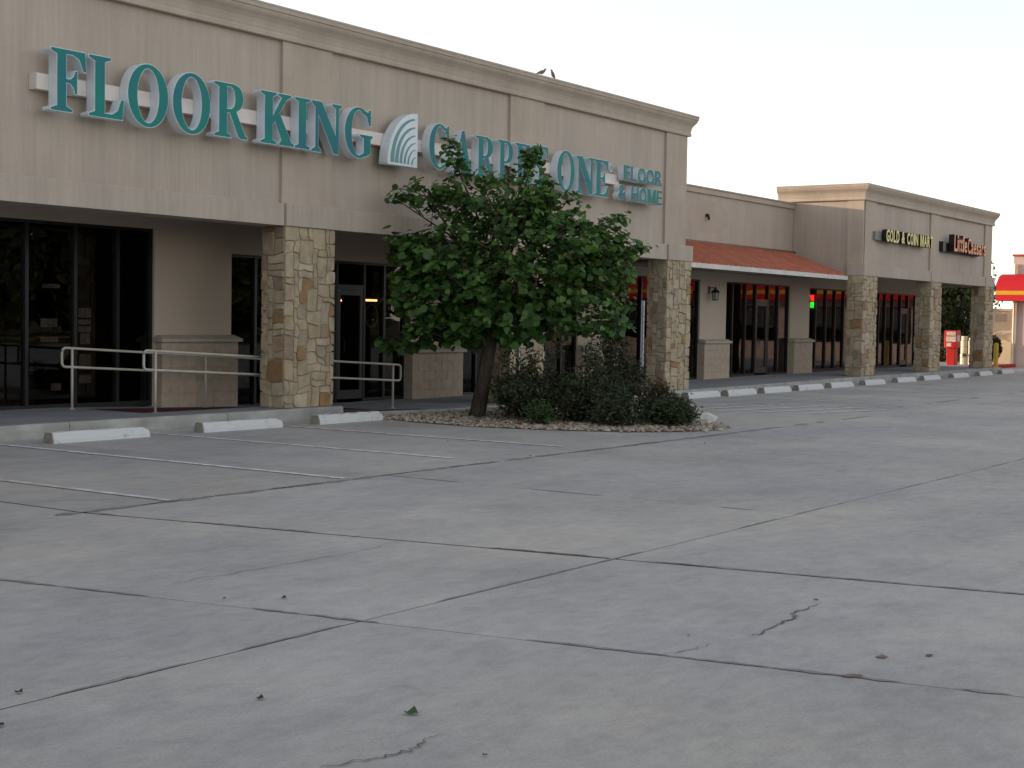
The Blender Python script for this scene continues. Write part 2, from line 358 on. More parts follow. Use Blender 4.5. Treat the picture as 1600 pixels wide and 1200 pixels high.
def pick_stone(rng):
    r = rng.random()
    return STONES[rng.choice([0, 1, 2, 3, 4]) if r < .86 else rng.choice([5, 8]) if r < .93 else rng.choice([6, 7])]
def stone_mesh(mb, poly, fmap, t, rng):
    n = len(poly); pp = []
    for k in range(n):      # pull every corner in by half a mortar joint, a little more at sharp corners
        a, b, c = Vector(poly[k-1]), Vector(poly[k]), Vector(poly[(k+1) % n])
        n1 = Vector((-(b-a).y, (b-a).x)).normalized(); n2 = Vector((-(c-b).y, (c-b).x)).normalized()
        m_ = (n1+n2); sharp = n1.dot(n2) < .5
        pp.append(tuple(b+m_.normalized()*(.016 if sharp else .006)*rng.uniform(.8, 1.5)))
    cx = sum(p[0] for p in pp)/len(pp); cy = sum(p[1] for p in pp)/len(pp)
    r = max(math.hypot(p[0]-cx, p[1]-cy) for p in pp)
    sh = lambda q: [(cx+(p[0]-cx)*(1-q/r), cy+(p[1]-cy)*(1-q/r)) for p in pp]
    tx, ty = rng.uniform(-.03, .03), rng.uniform(-.03, .03)
    top = lambda p: t+(p[0]-cx)*tx+(p[1]-cy)*ty
    r2 = sh(.010)
    mb.loft([[fmap(p[0], p[1], -.012) for p in pp], [fmap(p[0], p[1], top(p)-.009) for p in pp], [fmap(p[0], p[1], top(p)) for p in r2]])
    return True
def column(parent, x0, x1, y0, y1, z0, z1, seed, size=.235):
    rng = random.Random(seed); e = .035
    col = MB().box(x0+e, x1-e, y0+e, y1-e, z0-.12, z1+.005).build('column', M_mortar, parent)
    W, D, H = x1-x0, y1-y0-2*e, z1-z0
    faces = [(lambda u, v, n: (x0+u, y0+e-n, z0+v), W, True), (lambda u, v, n: (x0+e-n, y0+e+u, z0+v), D, True),
             (lambda u, v, n: (x1-e+n, y0+e+u, z0+v), D, False), (lambda u, v, n: (x0+u, y1-e+n, z0+v), W, False)]
    rest = MB()
    for fm, wd, vis in faces:
        for poly in stone_cells(wd, H, size, rng):
            t = rng.uniform(.018, .042)
            if vis:
                mb = MB()
                if stone_mesh(mb, poly, fm, t, rng): mb.build('stone', pick_stone(rng), col)
            else: stone_mesh(rest, poly, fm, t, rng)
    o = rest.build('stone_facing', STONES[1], col); o['kind'] = 'stuff'
    return col

def cornice(parent, x0, x1, yf, z0, z1, over, left_ret, right_ret, yback, m=M_trim):
    h = z1-z0
    prof = [(0, 0), (.36, 0), (.41, .02), (.41, .13), (.36, .17), (.35, .20), (.38, .25), (.41, .34), (.49, .46), (.64, .57), (.80, .66), (.88, .74), (.86, .79), (.95, .80), (.97, .93)]
    rings = []
    for o, z in prof:
        o *= over; z = z0+z*h; r = []
        if left_ret: r += [(x0-o, yback, z), (x0-o, yf-o, z)]
        else: r += [(x0, yf-o, z)]
        if right_ret: r += [(x1+o, yf-o, z), (x1+o, yback, z)]
        else: r += [(x1, yf-o, z)]
        rings.append(r)
    mb = MB(); mb.loft(rings, caps=False, closed=False)
    # top and end closing
    top = rings[-1]; mid = [(p[0], p[1], p[2]) for p in top]
    inner = [(min(max(p[0], x0+.3), x1-.3), max(p[1], yf+.3) if p[1] < yback-.1 else p[1], p[2]) for p in top]
    for i in range(len(top)-1): mb.add([top[i], top[i+1], inner[i+1], inner[i]], [(0, 1, 2, 3)])
    c = mb.build('cornice', m, parent)
    # sheet-metal coping in lengths, on the cornice's top lip
    za, zb = z0+.93*h, z1; o = over
    xx = x0-(o if left_ret else 0); xe = x1+(o if right_ret else 0); k = 0
    while xx < xe-.05:
        xn = min(xx+3.02, xe)
        MB().cbox(xx+.004, xn-.004, yf-o, yf+.34, za+.002, zb, .008).build('coping', M_coping, c)
        xx = xn
    if left_ret: MB().cbox(x0-o, x0+.3, yf+.345, yback, za+.002, zb, .008).build('coping', M_coping, c)
    if right_ret: MB().cbox(x1-.3, x1+o, yf+.345, yback, za+.002, zb, .008).build('coping', M_coping, c)
    return c

WY = 19.5      # shop-front wall plane
def wall_seg(parent, x0, x1, z0, z1, m=M_stuccob): return box('wall', m, parent, x0, x1, WY, WY+.22, z0, z1)
def storefront(parent, x0, x1, z0, z1, mull, doors=(), transom=None):
    """aluminium shop front: outer frame is the part; panes, mullions are its sub-parts; doors are parts of the building"""
    fw = .05; ya, yb = WY+.05, WY+.15
    f = MB(); f.box(x0, x0+fw, ya, yb, z0, z1); f.box(x1-fw, x1, ya, yb, z0, z1); f.box(x0+fw, x1-fw, ya, yb, z1-fw, z1); f.box(x0+fw, x1-fw, ya, yb, z0, z0+.09)
    sf = f.build('storefront', M_frame, parent)
    xs = [x0+fw]+sorted(mull)+[x1-fw]
    hw = .032
    for q in mull: box('mullion', M_frame, sf, q-hw, q+hw, ya-.012, yb, z0+.09, z1-fw)
    for a, b in zip(xs, xs[1:]):
        pa = a+(hw if a != xs[0] else 0); pb = b-(hw if b != xs[-1] else 0)
        dr = [d for d in doors if d[0] < (a+b)/2 < d[1]]
        zb_ = z0+.09
        if dr:
            zh = dr[0][2]
            box('transom_bar', M_doorf, sf, pa, pb, ya-.006, yb, zh, zh+.11)
            d = MB(); s = .085
            d.box(pa+.006, pa+s, ya, yb-.02, z0+.02, zh-.006); d.box(pb-s, pb-.006, ya, yb-.02, z0+.02, zh-.006)
            d.box(pa+s, pb-s, ya, yb-.02, zh-.1, zh-.006); d.box(pa+s, pb-s, ya, yb-.02, z0+.02, z0+.27)
            do = d.build('door', M_doorf, parent)
            box('pane', M_glass, do, pa+s, pb-s, ya+.03, ya+.036, z0+.27, zh-.1)
            hx = pa+.14 if dr[0][3] < 0 else pb-.14
            MB().tube([(hx, ya, 1.02), (hx, ya-.06, 1.04), (hx, ya-.06, 1.30), (hx, ya, 1.32)], .011, 6).build('handle', M_lantern, do)
            zb_ = zh+.11
        if transom and not dr:
            box('transom_bar', M_frame, sf, pa, pb, ya-.004, yb, transom, transom+.05)
            box('pane', M_glass, sf, pa, pb, ya+.045, ya+.051, transom+.05, z1-fw); box('pane', M_glass, sf, pa, pb, ya+.045, ya+.051, zb_, transom)
        else:
            box('pane', M_glass, sf, pa, pb, ya+.045, ya+.051, zb_, z1-fw)
    return sf
def wainscot(parent, x0, x1, z0, ztop, seed):
    rng = random.Random(seed)
    zc = ztop-.11; x0 -= .06; x1 += .06
    core = box('wainscot', M_block, parent, x0+.012, x1-.012, WY-.17, WY+.21, z0-.1, zc)
    n = max(4, round((zc-z0)/.215)); h = (zc-z0)/n
    for r in range(n):
        x = x0; off = .2 if r % 2 else .4; first = True
        while x < x1-.01:
            xn = min(x+(off if first else .405), x1); first = False
            if x1-xn < .08: xn = x1
            q = rng.uniform(0, .01)
            g = .0018
            MB().cbox(x+(g if x > x0+.001 else 0), xn-(g if xn < x1-.001 else 0), WY-.178-q*.5, WY+.2, z0+r*h+g-(.1 if r == 0 else 0), z0+(r+1)*h-g, .008).build('block', M_block, core, fix=False)
            x = xn
    cp = MB(); e = .055
    cp.loft([[(x0-e, WY-.24, zc), (x1+e, WY-.24, zc), (x1+e, WY-.002, zc), (x0-e, WY-.002, zc)], [(x0-e, WY-.24, zc+.055), (x1+e, WY-.24, zc+.055), (x1+e, WY-.002, zc+.055), (x0-e, WY-.002, zc+.055)],
             [(x0+.03, WY-.10, ztop+.01), (x1-.03, WY-.10, ztop+.01), (x1-.03, WY-.002, ztop+.01), (x0+.03, WY-.002, ztop+.01)]])
    cp.build('cap', M_cap, core)

# ---- main store
main = thing('store_building', 'long beige stucco store with teal lettered parapet sign and three front stone columns', 'building', (18, 17, 0))
MXL, MXR = -6.0, 32.15
box('parapet_wall', M_stucco, main, MXL, MXR, 17.10, 17.4, 3.58, 6.5)
box('side_wall', M_stucco, main, MXR-.3, MXR, 17.4, 37, 3.3, 6.5); box('side_wall', M_stucco, main, MXL, MXL+.3, 17.4, 37, 0, 6.5)
box('back_wall', M_stucco, main, MXL, MXR, 37, 37.3, 0, 6.5)
box('roof', M_soffit, main, MXL+.3, MXR-.3, 17.4, 37, 5.9, 6.0)
COLX = [(4.75, 5.98), (17.96, 19.20), (24.56, 25.82), (31.10, 32.32)]
for a, b in COLX:
    box('pilaster', M_trim, main, a, min(b-.03, MXR-.001), 17.045, 17.12, 3.6, 6.32)
edges = [MXL]+[v for a, b in COLX for v in (a, b)]
for i in range(len(edges)-1):
    a, b = edges[i], edges[i+1]; pro = .035 if i % 2 else 0
    if b == COLX[-1][1]: b = 32.36
    MB().cbox(a+(.006 if i else 0), b-.006, 16.965-pro, 17.52, 3.235, 3.60+pro*.2, .012).build('beam_band', M_stucco, main)
box('soffit', M_soffit, main, MXL, MXR, 17.52, WY, 3.50, 3.55)
cornice(main, MXL, MXR, 17.09, 6.27, 6.77, .24, False, True, 37)
for i, (a, b) in enumerate(COLX):
    column(main, a, b, 16.95, 17.51, .20 if i < 2 else (.05 if i == 2 else .08), 3.235, 40+i)
# the wall behind: piers and heads round the shop windows
wall_seg(main, MXL, 3, 0, 3.5); wall_seg(main, 3, 17.42, 3.2, 3.5); wall_seg(main, 17.42, 19.25, 0, 3.5); wall_seg(main, 19.25, 24.38, 2.86, 3.5)
wall_seg(main, 24.38, 26.15, 0, 3.5); wall_seg(main, 26.15, 31.2, 2.88, 3.5); wall_seg(main, 31.2, 32.15, 0, 3.5)
storefront(main, 3, 17.42, .16, 3.2, [3.9, 4.8, 5.7, 6.6, 7.5, 8.4, 9.3, 10.2, 11.1, 12.0, 12.95, 13.9, 14.83, 15.78, 16.66])
storefront(main, 19.25, 24.38, .0, 2.86, [19.92, 20.45, 21.30, 22.20, 23.04, 23.68], doors=[(21.3, 22.2, 2.28, 1), (22.2, 23.04, 2.28, -1)])
storefront(main, 26.15, 31.2, .0, 2.88, [26.95, 27.9, 28.85, 29.8, 30.5])
wainscot(main, 17.5, 19.2, .14, 1.37, 1); wainscot(main, 24.42, 26.1, .02, 1.12, 2)
# shop interior, its darkness put into near-black colours
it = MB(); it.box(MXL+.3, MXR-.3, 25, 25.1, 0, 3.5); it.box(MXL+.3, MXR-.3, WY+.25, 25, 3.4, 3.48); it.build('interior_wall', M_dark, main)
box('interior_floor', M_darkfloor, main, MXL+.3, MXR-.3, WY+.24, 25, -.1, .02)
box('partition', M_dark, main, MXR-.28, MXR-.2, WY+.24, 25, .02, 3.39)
# display boards and stickers inside the glass, warm tubes by the door
def sticker(x0, x1, z0, z1, parent=main, m=M_paper, y=WY+.118): return MB().box(x0, x1, y, y+.004, z0, z1).build('window_notice', m, parent, fix=False)
for x0, x1, z0, z1 in [(15.90, 16.16, 1.66, 1.82), (15.90, 16.16, 1.545, 1.63), (15.90, 16.16, 1.42, 1.52), (15.94, 16.14, 1.22, 1.40), (15.92, 16.16, .80, 1.06), (15.92, 16.16, .58, .71), (15.15, 15.5, 1.26, 1.34), (15.15, 15.48, 1.5, 1.64), (15.18, 15.52, 2.13, 2.20), (15.36, 15.56, .47, .59)]:
    sticker(x0, x1, z0, z1)
for x0, x1 in [(15.1, 15.62), (14.15, 14.6), (13.2, 13.75)]:
    d = MB().box(x0, x1, 20.4, 20.46, .03, 2.3); o = d.build('display_board', mat('sample_board', (.06, .04, .032), .7, .3, var=.5, vscale=5), main)
box('tube_light', M_tube, main, 22.72, 22.92, 20.05, 20.09, 2.06, 2.095); box('tube_light', M_tube, main, 23.62, 24.05, 20.05, 20.09, 2.08, 2.12)
ov = MB(); n = 28
for k in range(n):
    a0, a1 = 2*math.pi*k/n, 2*math.pi*(k+1)/n; y = WY+.118
    P = lambda a, s: (23.36+.20*s*math.cos(a), y, 1.77+.255*s*math.sin(a))
    ov.add([P(a0, 1), P(a1, 1), P(a1, .88), P(a0, .88)], [(0, 1, 2, 3)])
ov.build('oval_sticker', M_paper, main); box('oval_sticker_panel', mat('sticker_dark', (.05, .05, .055), .6), main, 23.22, 23.5, WY+.119, WY+.122, 1.68, 1.86)

# ---- middle shop
mid = thing('low_shop_building', 'low middle shop with red ribbed metal awning roof between the two taller stucco fronts', 'building', (38, 19, 0))
box('parapet_wall', M_stucco, mid, 32.16, 43.84, 19.4, 19.7, 3.5, 5.42)
box('roof', M_soffit, mid, 32.16, 43.84, 19.7, 27, 4.9, 5.0); box('back_wall', M_stucco, mid, 32.16, 43.84, 27, 27.2, 0, 5.4)
cp = MB(); cp.box(32.17, 43.83, 19.335, 19.72, 5.40, 5.545); cp.build('parapet_cap', M_trim, mid)
x = 32.17
while x < 43.8:
    xn = min(x+3.0, 43.83); MB().cbox(x+.004, xn-.004, 19.30, 19.74, 5.548, 5.585, .008).build('coping', M_coping, mid); x = xn
el = MB(); el.add([(37.98+1.26*math.cos(2*math.pi*k/48)*(1+.03*math.sin(3*k)), 19.396, 4.76+.47*math.sin(2*math.pi*k/48)) for k in range(48)], [tuple(range(48))])
el.build('old_sign_mark', M_patch, mid, fix=False)
MB().tube([(37.80, 19.39, 4.80), (37.80, 19.33, 4.80), (37.80, 19.31, 4.74), (37.80, 19.31, 4.66)], [.05, .05, .04, .03], 8).build('conduit_stub', M_lantern, mid)
wall_seg(mid, 32.16, 32.95, 0, 3.48); wall_seg(mid, 32.95, 37.75, 2.97, 3.48); wall_seg(mid, 37.75, 39.42, 0, 3.48); wall_seg(mid, 39.42, 44.0, 2.97, 3.48); wall_seg(mid, 44.0, 45.0, 0, 3.48)
storefront(mid, 32.95, 37.75, .09, 2.97, [33.55, 34.45, 35.3, 36.2, 37.05])
storefront(mid, 39.42, 44.0, .12, 2.97, [39.95, 40.83, 41.55, 42.45, 43.2], doors=[(41.55, 42.45, 2.38, -1)])
wainscot(mid, 31.25, 32.85, .09, 1.13, 3); wainscot(mid, 37.8, 39.3, .11, 1.26, 4); wainscot(mid, 44.05, 45.4, .15, 1.28, 5)
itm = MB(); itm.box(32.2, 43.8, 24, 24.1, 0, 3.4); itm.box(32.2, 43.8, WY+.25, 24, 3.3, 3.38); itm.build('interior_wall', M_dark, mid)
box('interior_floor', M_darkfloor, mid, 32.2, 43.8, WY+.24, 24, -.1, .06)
# ribbed awning roof: one pan per rib
RX0, RX1 = 32.38, 43.72; EY, EZ, TY, TZ = 17.45, 3.27, 19.39, 4.0
npan = 36; pw = (RX1-RX0)/npan
dv = Vector((0, TY-EY, TZ-EZ)); L = dv.length; dv.normalize(); nv = Vector((0, -dv.z, dv.y))
pm = MB()
pr = [(0, 0), (.02, .045), (.075, .045), (.095, 0), (.2, .004), (pw, 0)]
ra = [(u, *(nv*q)[1:]) for u, q in pr]; rb = [(u, (nv*q).y+dv.y*L, (nv*q).z+dv.z*L) for u, q in pr]
lo = [(u, (nv*-.03).y, (nv*-.03).z) for u, q in pr]; lob = [(u, (nv*-.03).y+dv.y*L, (nv*-.03).z+dv.z*L) for u, q in pr]
k = len(pr)
pm.add(ra+rb+lo+lob, [(i, i+1, k+i+1, k+i) for i in range(k-1)]+[(2*k+i, i, i+1, 2*k+i+1)[::-1] for i in range(k-1)]+[(2*k, 3*k-1, 4*k-1, 3*k)])
aw = box('awning_frame', M_soffit, mid, RX0, RX1, 17.56, 19.38, 3.20, 3.245)
proto = pm.build('roof_panel', M_roof, aw, base=(0, 0, 0))
for i in range(npan):
    o = proto if i == 0 else bpy.data.objects.new('roof_panel', proto.data)
    if i: C.objects.link(o); o.parent = aw
    o.location = Vector((RX0+i*pw, EY, EZ))-root_base(mid)
MB().box(RX0, RX1+.1, 19.28, 19.395, 3.985, 4.055).build('ridge_flashing', mat('ridge_brown', (.19, .085, .06), .5, .4, var=.1), aw)
MB().cbox(RX0, RX1-.25, 17.36, 17.46, 3.135, 3.255, .012).build('gutter', M_gutter, aw)
# ---- wall lantern
def lantern(x, y, z):
    t = thing('wall_lantern', 'black coach lantern on beige pier beside the middle shop window', 'lamp', (x, y, z))
    MB().cbox(x-.055, x+.055, y-.02, y-.001, z-.02, z+.20, .01).build('back_plate', M_lantern, t)
    MB().tube([(x, y-.02, z+.13), (x, y-.10, z+.16), (x, y-.19, z+.14), (x, y-.21, z+.10)], .012, 6).build('arm', M_lantern, t)
    cx, cy = x, y-.21
    hexr = lambda r, zz: [(cx+r*math.cos(math.pi/6+k*math.pi/3), cy+r*math.sin(math.pi/6+k*math.pi/3), zz) for k in range(6)]
    MB().loft([hexr(.14, z+.01), hexr(.15, z+.025), hexr(.07, z+.10), hexr(.04, z+.11), hexr(.035, z+.14), hexr(.008, z+.19)]).build('roof', M_lantern, t)
    cg = MB().loft([hexr(.085, z-.215), hexr(.09, z-.20), hexr(.07, z-.19)]); 
    for a, b in zip(hexr(.085, z-.2), hexr(.105, z+.01)): cg.tube([a, b], .009, 4)
    cg.build('cage', M_lantern, t)
    MB().loft([hexr(.075, z-.19), hexr(.093, z+.005)]).build('glass', M_lglass, t)
lantern(38.28, WY, 2.60)

# ---- end shop block
end = thing('end_shop_building', 'far stucco shop block with stone columns under gold coin and pizza signs', 'building', (50, 17, 0))
EXL, EXR = 43.86, 57.12
box('parapet_wall', M_stucco, end, EXL, EXR, 17.10, 17.4, 3.62, 5.85); box('side_wall', M_stucco, end, EXL, EXL+.3, 17.4, 19.9, 3.3, 5.85); box('side_wall', M_stucco, end, EXR-.3, EXR, 17.4, 19.9, 3.3, 5.85); box('side_wall', M_stucco, end, EXL, EXL+.3, 19.9, 26.5, 3.3, 5.0); box('side_wall', M_stucco, end, EXR-.3, EXR, 19.9, 26.5, 3.3, 5.0)
box('back_wall', M_stucco, end, EXL, EXR, 26.5, 26.7, 0, 5.0); box('roof', M_soffit, end, EXL+.3, EXR-.3, 17.4, 26.5, 4.7, 4.8)
ECX = [(43.72, 44.92), (49.98, 51.12), (56.15, 57.27)]
for i, (a, b) in enumerate(ECX): box('pilaster', M_trim, end, max(a, EXL+.001)+.1, min(b-.05, EXR-.001), 17.045, 17.12, 3.64, 5.68)
box('pilaster', M_trim, end, EXL-.05, EXL+.01, 17.046, 17.56, 3.64, 5.68)
ee = [v for a, b in ECX for v in (a, b)]
for i in range(len(ee)-1):
    pro = .03 if i % 2 == 0 else 0; MB().cbox(ee[i]+.004, ee[i+1]-.004, 16.97-pro, 17.52, 3.285, 3.645+pro*.2, .012).build('beam_band', M_stucco, end)
box('beam_band', M_stucco, end, EXR-.42, EXR+.12, 17.525, 26.4, 3.285, 3.645)
box('soffit', M_soffit, end, EXL+.3, EXR-.43, 17.52, 26.4, 3.50, 3.55)
cornice(end, EXL, EXR, 17.09, 5.62, 6.12, .26, True, True, 19.9)
for i, (a, b) in enumerate(ECX): column(end, a, b, 16.95, 17.51, .16+.02*i, 3.285, 60+i, .27)
for a, b in [(45.0, 45.55), (56.0, 56.55)]: wall_seg(end, a, b, 0, 3.5)
wall_seg(end, 45.55, 56.0, 2.95, 3.5)
storefront(end, 45.55, 56.0, .17, 2.95, [46.2, 47.06, 47.85, 48.65, 49.5, 50.35, 51.2, 52.0, 52.65, 53.45, 54.27, 55.04], doors=[(54.27, 55.04, 2.3, -1)])
box('side_wall', M_stuccob, end, 56.33, 56.55, WY+.22, 26.4, 0, 3.5)
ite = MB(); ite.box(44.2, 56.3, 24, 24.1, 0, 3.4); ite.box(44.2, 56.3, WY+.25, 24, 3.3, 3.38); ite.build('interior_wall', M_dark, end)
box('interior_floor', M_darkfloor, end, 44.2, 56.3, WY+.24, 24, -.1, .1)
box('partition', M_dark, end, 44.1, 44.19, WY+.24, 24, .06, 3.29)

# ------------------------------------------------------------------ lettering
def ell(cx, cy, rx, ry, a0, a1, n): return [(cx+rx*math.cos(R(a0+(a1-a0)*k/n)), cy+ry*math.sin(R(a0+(a1-a0)*k/n))) for k in range(n+1)]
GL = {
 'F': [[(0, 0), (.6, 0), (.6, .045), (.43, .09), (.43, .47), (.55, .455), (.64, .40), (.68, .30), (.74, .30), (.74, .68), (.68, .68), (.64, .59), (.55, .535), (.43, .53), (.43, .925), (.62, .925), (.80, .87), (.92, .68), (1, .68), (.97, 1), (0, 1), (0, .955), (.17, .91), (.17, .09), (0, .045)]],
 'L': [[(0, 0), (.96, 0), (1, .34), (.92, .34), (.82, .15), (.66, .075), (.45, .075), (.45, .91), (.62, .955), (.62, 1), (0, 1), (0, .955), (.17, .91), (.17, .09), (0, .045)]],
 'I': [[(0, 0), (1, 0), (1, .045), (.76, .09), (.76, .91), (1, .955), (1, 1), (0, 1), (0, .955), (.24, .91), (.24, .09), (0, .045)]],
 'T': [[(.24, 0), (.76, 0), (.76, .045), (.63, .09), (.63, .925), (.78, .91), (.9, .84), (.95, .7), (1, .7), (.99, 1), (.01, 1), (0, .7), (.05, .7), (.1, .84), (.22, .91), (.37, .925), (.37, .09), (.24, .045)]],
 'E': [[(0, 0), (.96, 0), (1, .3), (.93, .3), (.84, .13), (.68, .075), (.43, .075), (.43, .47), (.58, .455), (.66, .4), (.69, .31), (.75, .31), (.75, .68), (.69, .68), (.66, .59), (.58, .535), (.43, .53), (.43, .925), (.65, .925), (.82, .87), (.89, .72), (.96, .72), (.94, 1), (0, 1), (0, .955), (.15, .91), (.15, .09), (0, .045)]],
 'N': [[(0, 0), (.32, 0), (.32, .045), (.22, .1), (.22, .74), (.74, 0), (.9, 0), (.9, .9), (1, .955), (1, 1), (.68, 1), (.68, .955), (.8, .9), (.8, .36), (.33, 1), (0, 1), (0, .955), (.12, .88), (.12, .1), (0, .045)]],
 'K': [[(0, 0), (.46, 0), (.46, .045), (.36, .09), (.36, .38), (.42, .45), (.62, .1), (.55, .045), (.55, 0), (1, 0), (1, .045), (.92, .08), (.56, .62), (.76, .88), (.9, .955), (.9, 1), (.52, 1), (.52, .955), (.62, .92), (.36, .55), (.36, .91), (.46, .955), (.46, 1), (0, 1), (0, .955), (.12, .91), (.12, .09), (0, .045)]],
 'A': [[(0, 0), (.3, 0), (.3, .045), (.19, .09), (.26, .3), (.56, .3), (.62, .09), (.52, .045), (.52, 0), (1, 0), (1, .045), (.93, .09), (.58, 1), (.46, 1), (.1, .09), (0, .045)], [(.28, .36), (.41, .76), (.54, .36)]],
 'R': [[(0, 0), (.5, 0), (.5, .045), (.38, .09), (.38, .46), (.46, .46), (.7, .06), (.78, 0), (1, 0), (1, .045), (.93, .07), (.66, .49), (.78, .55), (.85, .64), (.87, .75), (.83, .88), (.74, .96), (.58, 1), (0, 1), (0, .955), (.14, .91), (.14, .09), (0, .045)], [(.38, .53), (.38, .94), (.48, .94), (.55, .92), (.6, .86), (.62, .75), (.615, .66), (.58, .58), (.5, .535)]],
 'P': [[(0, 0), (.56, 0), (.56, .045), (.43, .09), (.43, .42), (.62, .425), (.83, .47), (.96, .57), (1, .71), (.96, .86), (.83, .96), (.65, 1), (0, 1), (0, .955), (.16, .91), (.16, .09), (0, .045)], [(.43, .49), (.43, .935), (.56, .935), (.66, .9), (.71, .82), (.725, .71), (.71, .62), (.65, .54), (.55, .495)]],
 'O': [ell(.5, .5, .5, .5, 0, 350, 35), ell(.5, .5, .27, .43, 350, 0, 35)],
 'C': [[(.95, .66), (.95, .98), (.89, .98), (.84, .925)]+ell(.5, .5, .5, .5, 62, 300, 30)+[(.9, .14), (1, .3), (.94, .33), (.82, .16)]+ell(.52, .5, .27, .44, 300, 62, 30)+[(.8, .84), (.89, .66)]],
 'G': [[(.93, .66), (.93, .98), (.87, .98), (.83, .925)]+ell(.5, .5, .5, .5, 62, 292, 30)+[(.8, .06), (.93, .12), (.93, .4), (1, .43), (1, .475), (.54, .475), (.54, .43), (.68, .4), (.68, .12)]+ell(.5, .5, .26, .44, 295, 62, 28)+[(.78, .84), (.87, .66)]],
}
dg = None
def curve_mesh(name, splines, depth, offset=0.0, bevel=0.0):
    cu = bpy.data.curves.new('tmp', 'CURVE'); cu.dimensions = '2D'; cu.fill_mode = 'BOTH'; cu.extrude = depth/2; cu.offset = offset; cu.bevel_depth = bevel; cu.bevel_resolution = 0
    for s in splines:
        sp = cu.splines.new('POLY'); sp.points.add(len(s)-1); sp.use_cyclic_u = True
        for p, q in zip(sp.points, s): p.co = (q[0], q[1], 0, 1)
    return _to_mesh(name, cu)
def text_mesh(name, txt, h, depth, offset=0.0, width=None):
    cu = bpy.data.curves.new('tmp', 'FONT'); cu.body = txt; cu.size = 1; cu.extrude = depth/2; cu.offset = offset; cu.fill_mode = 'BOTH'
    me = _to_mesh(name, cu)
    xs = [v.co.x for v in me.vertices]; ys = [v.co.y for v in me.vertices]
    x0, x1, y0, y1 = min(xs), max(xs), min(ys), max(ys)
    sy = h/(y1-y0); sx = (width/(x1-x0)) if width else sy
    for v in me.vertices: v.co = ((v.co.x-x0)*sx, (v.co.y-y0)*sy, v.co.z)
    return me
def _to_mesh(name, cu):
    o = bpy.data.objects.new('tmp', cu); C.objects.link(o)
    bpy.context.view_layer.update()
    d = bpy.context.evaluated_depsgraph_get(); ev = o.evaluated_get(d)
    me = bpy.data.meshes.new_from_object(ev); me.name = name
    bpy.data.objects.remove(o); bpy.data.curves.remove(cu)
    return me
def place_flat(name, me, m, parent, x, yfront, z, depth):
    """curve mesh lies in its own XY plane; stand it up facing -Y with its front face at yfront"""
    me.materials.clear(); me.materials.append(m)
    for v in me.vertices: v.co = (v.co.x, -v.co.z, v.co.y)
    me.update()
    o = bpy.data.objects.new(name, me); C.objects.link(o); o.parent = parent
    o.location = Vector((x, yfront+depth/2, z))-root_base(parent)
    return o

SY = 16.75
sign = thing('store_sign', 'long wall sign of raised teal letters reading FLOOR KING and CARPET ONE', 'sign', (20.8, 17.1, 4.47))
box('raceway', M_race, sign, 13.0, 28.70, 16.93, 17.095, 4.80, 5.02)
LET = [('F', 13.10, 13.70, 4.515, 5.37), ('L', 13.745, 14.375, 4.515, 5.37), ('O', 14.445, 15.21, 4.47, 5.39), ('O', 15.30, 16.06, 4.465, 5.388), ('R', 16.145, 16.86, 4.505, 5.34),
       ('K', 17.15, 17.925, 4.505, 5.337), ('I', 17.945, 18.30, 4.50, 5.335), ('N', 18.345, 19.10, 4.49, 5.335), ('G', 19.18, 19.915, 4.488, 5.366),
       ('C', 21.53, 22.155, 4.505, 5.353), ('A', 22.25, 22.87, 4.495, 5.306), ('R', 22.99, 23.62, 4.49, 5.272), ('P', 23.72, 24.24, 4.49, 5.275), ('E', 24.34, 24.87, 4.485, 5.275), ('T', 24.97, 25.51, 4.48, 5.30),
       ('O', 25.875, 26.55, 4.44, 5.307), ('N', 26.62, 27.345, 4.46, 5.253), ('E', 27.35, 27.95, 4.458, 5.25)]
for ch, x0, x1, z0, z1 in LET:
    sp = [[(p[0]*(x1-x0), p[1]*(z1-z0)) for p in s] for s in GL[ch]]
    b = place_flat('letter', curve_mesh('letter', sp, .172, .006), M_signwhite, sign, x0, SY+.004, z0, .172)
    fme = curve_mesh('letter_face', sp, .008, -.004)
    place_flat('letter_face', fme, M_teal, b, x0, SY-.002, z0, .008)
def sans(parent, txt, x0, x1, z0, z1, y, depth, mbody, mface, bold=.02, body_off=.035):
    if txt == 'M':
        W_, H_ = x1-x0, z1-z0; sp = [[(p*W_, q*H_) for p, q in [(0, 0), (.19, 0), (.19, .66), (.42, .02), (.58, .02), (.81, .66), (.81, 0), (1, 0), (1, 1), (.75, 1), (.5, .32), (.25, 1), (0, 1)]]]
        b = place_flat('letter', curve_mesh('letter', sp, depth, .006), mbody, parent, x0, y+.004, z0, depth)
        place_flat('letter_face', curve_mesh('letter_face', sp, .008, -.001), mface, b, x0, y-.003, z0, .008)
        return
    me = text_mesh('letter', txt, z1-z0, depth, bold+body_off, x1-x0); b = place_flat('letter', me, mbody, parent, x0, y+.004, z0, depth)
    e = (x1-x0)*.02
    me2 = text_mesh('letter_face', txt, (z1-z0)*.96, .008, bold, (x1-x0)*.97); place_flat('letter_face', me2, mface, b, x0+(x1-x0)*.015, y-.003, z0+(z1-z0)*.02, .008)
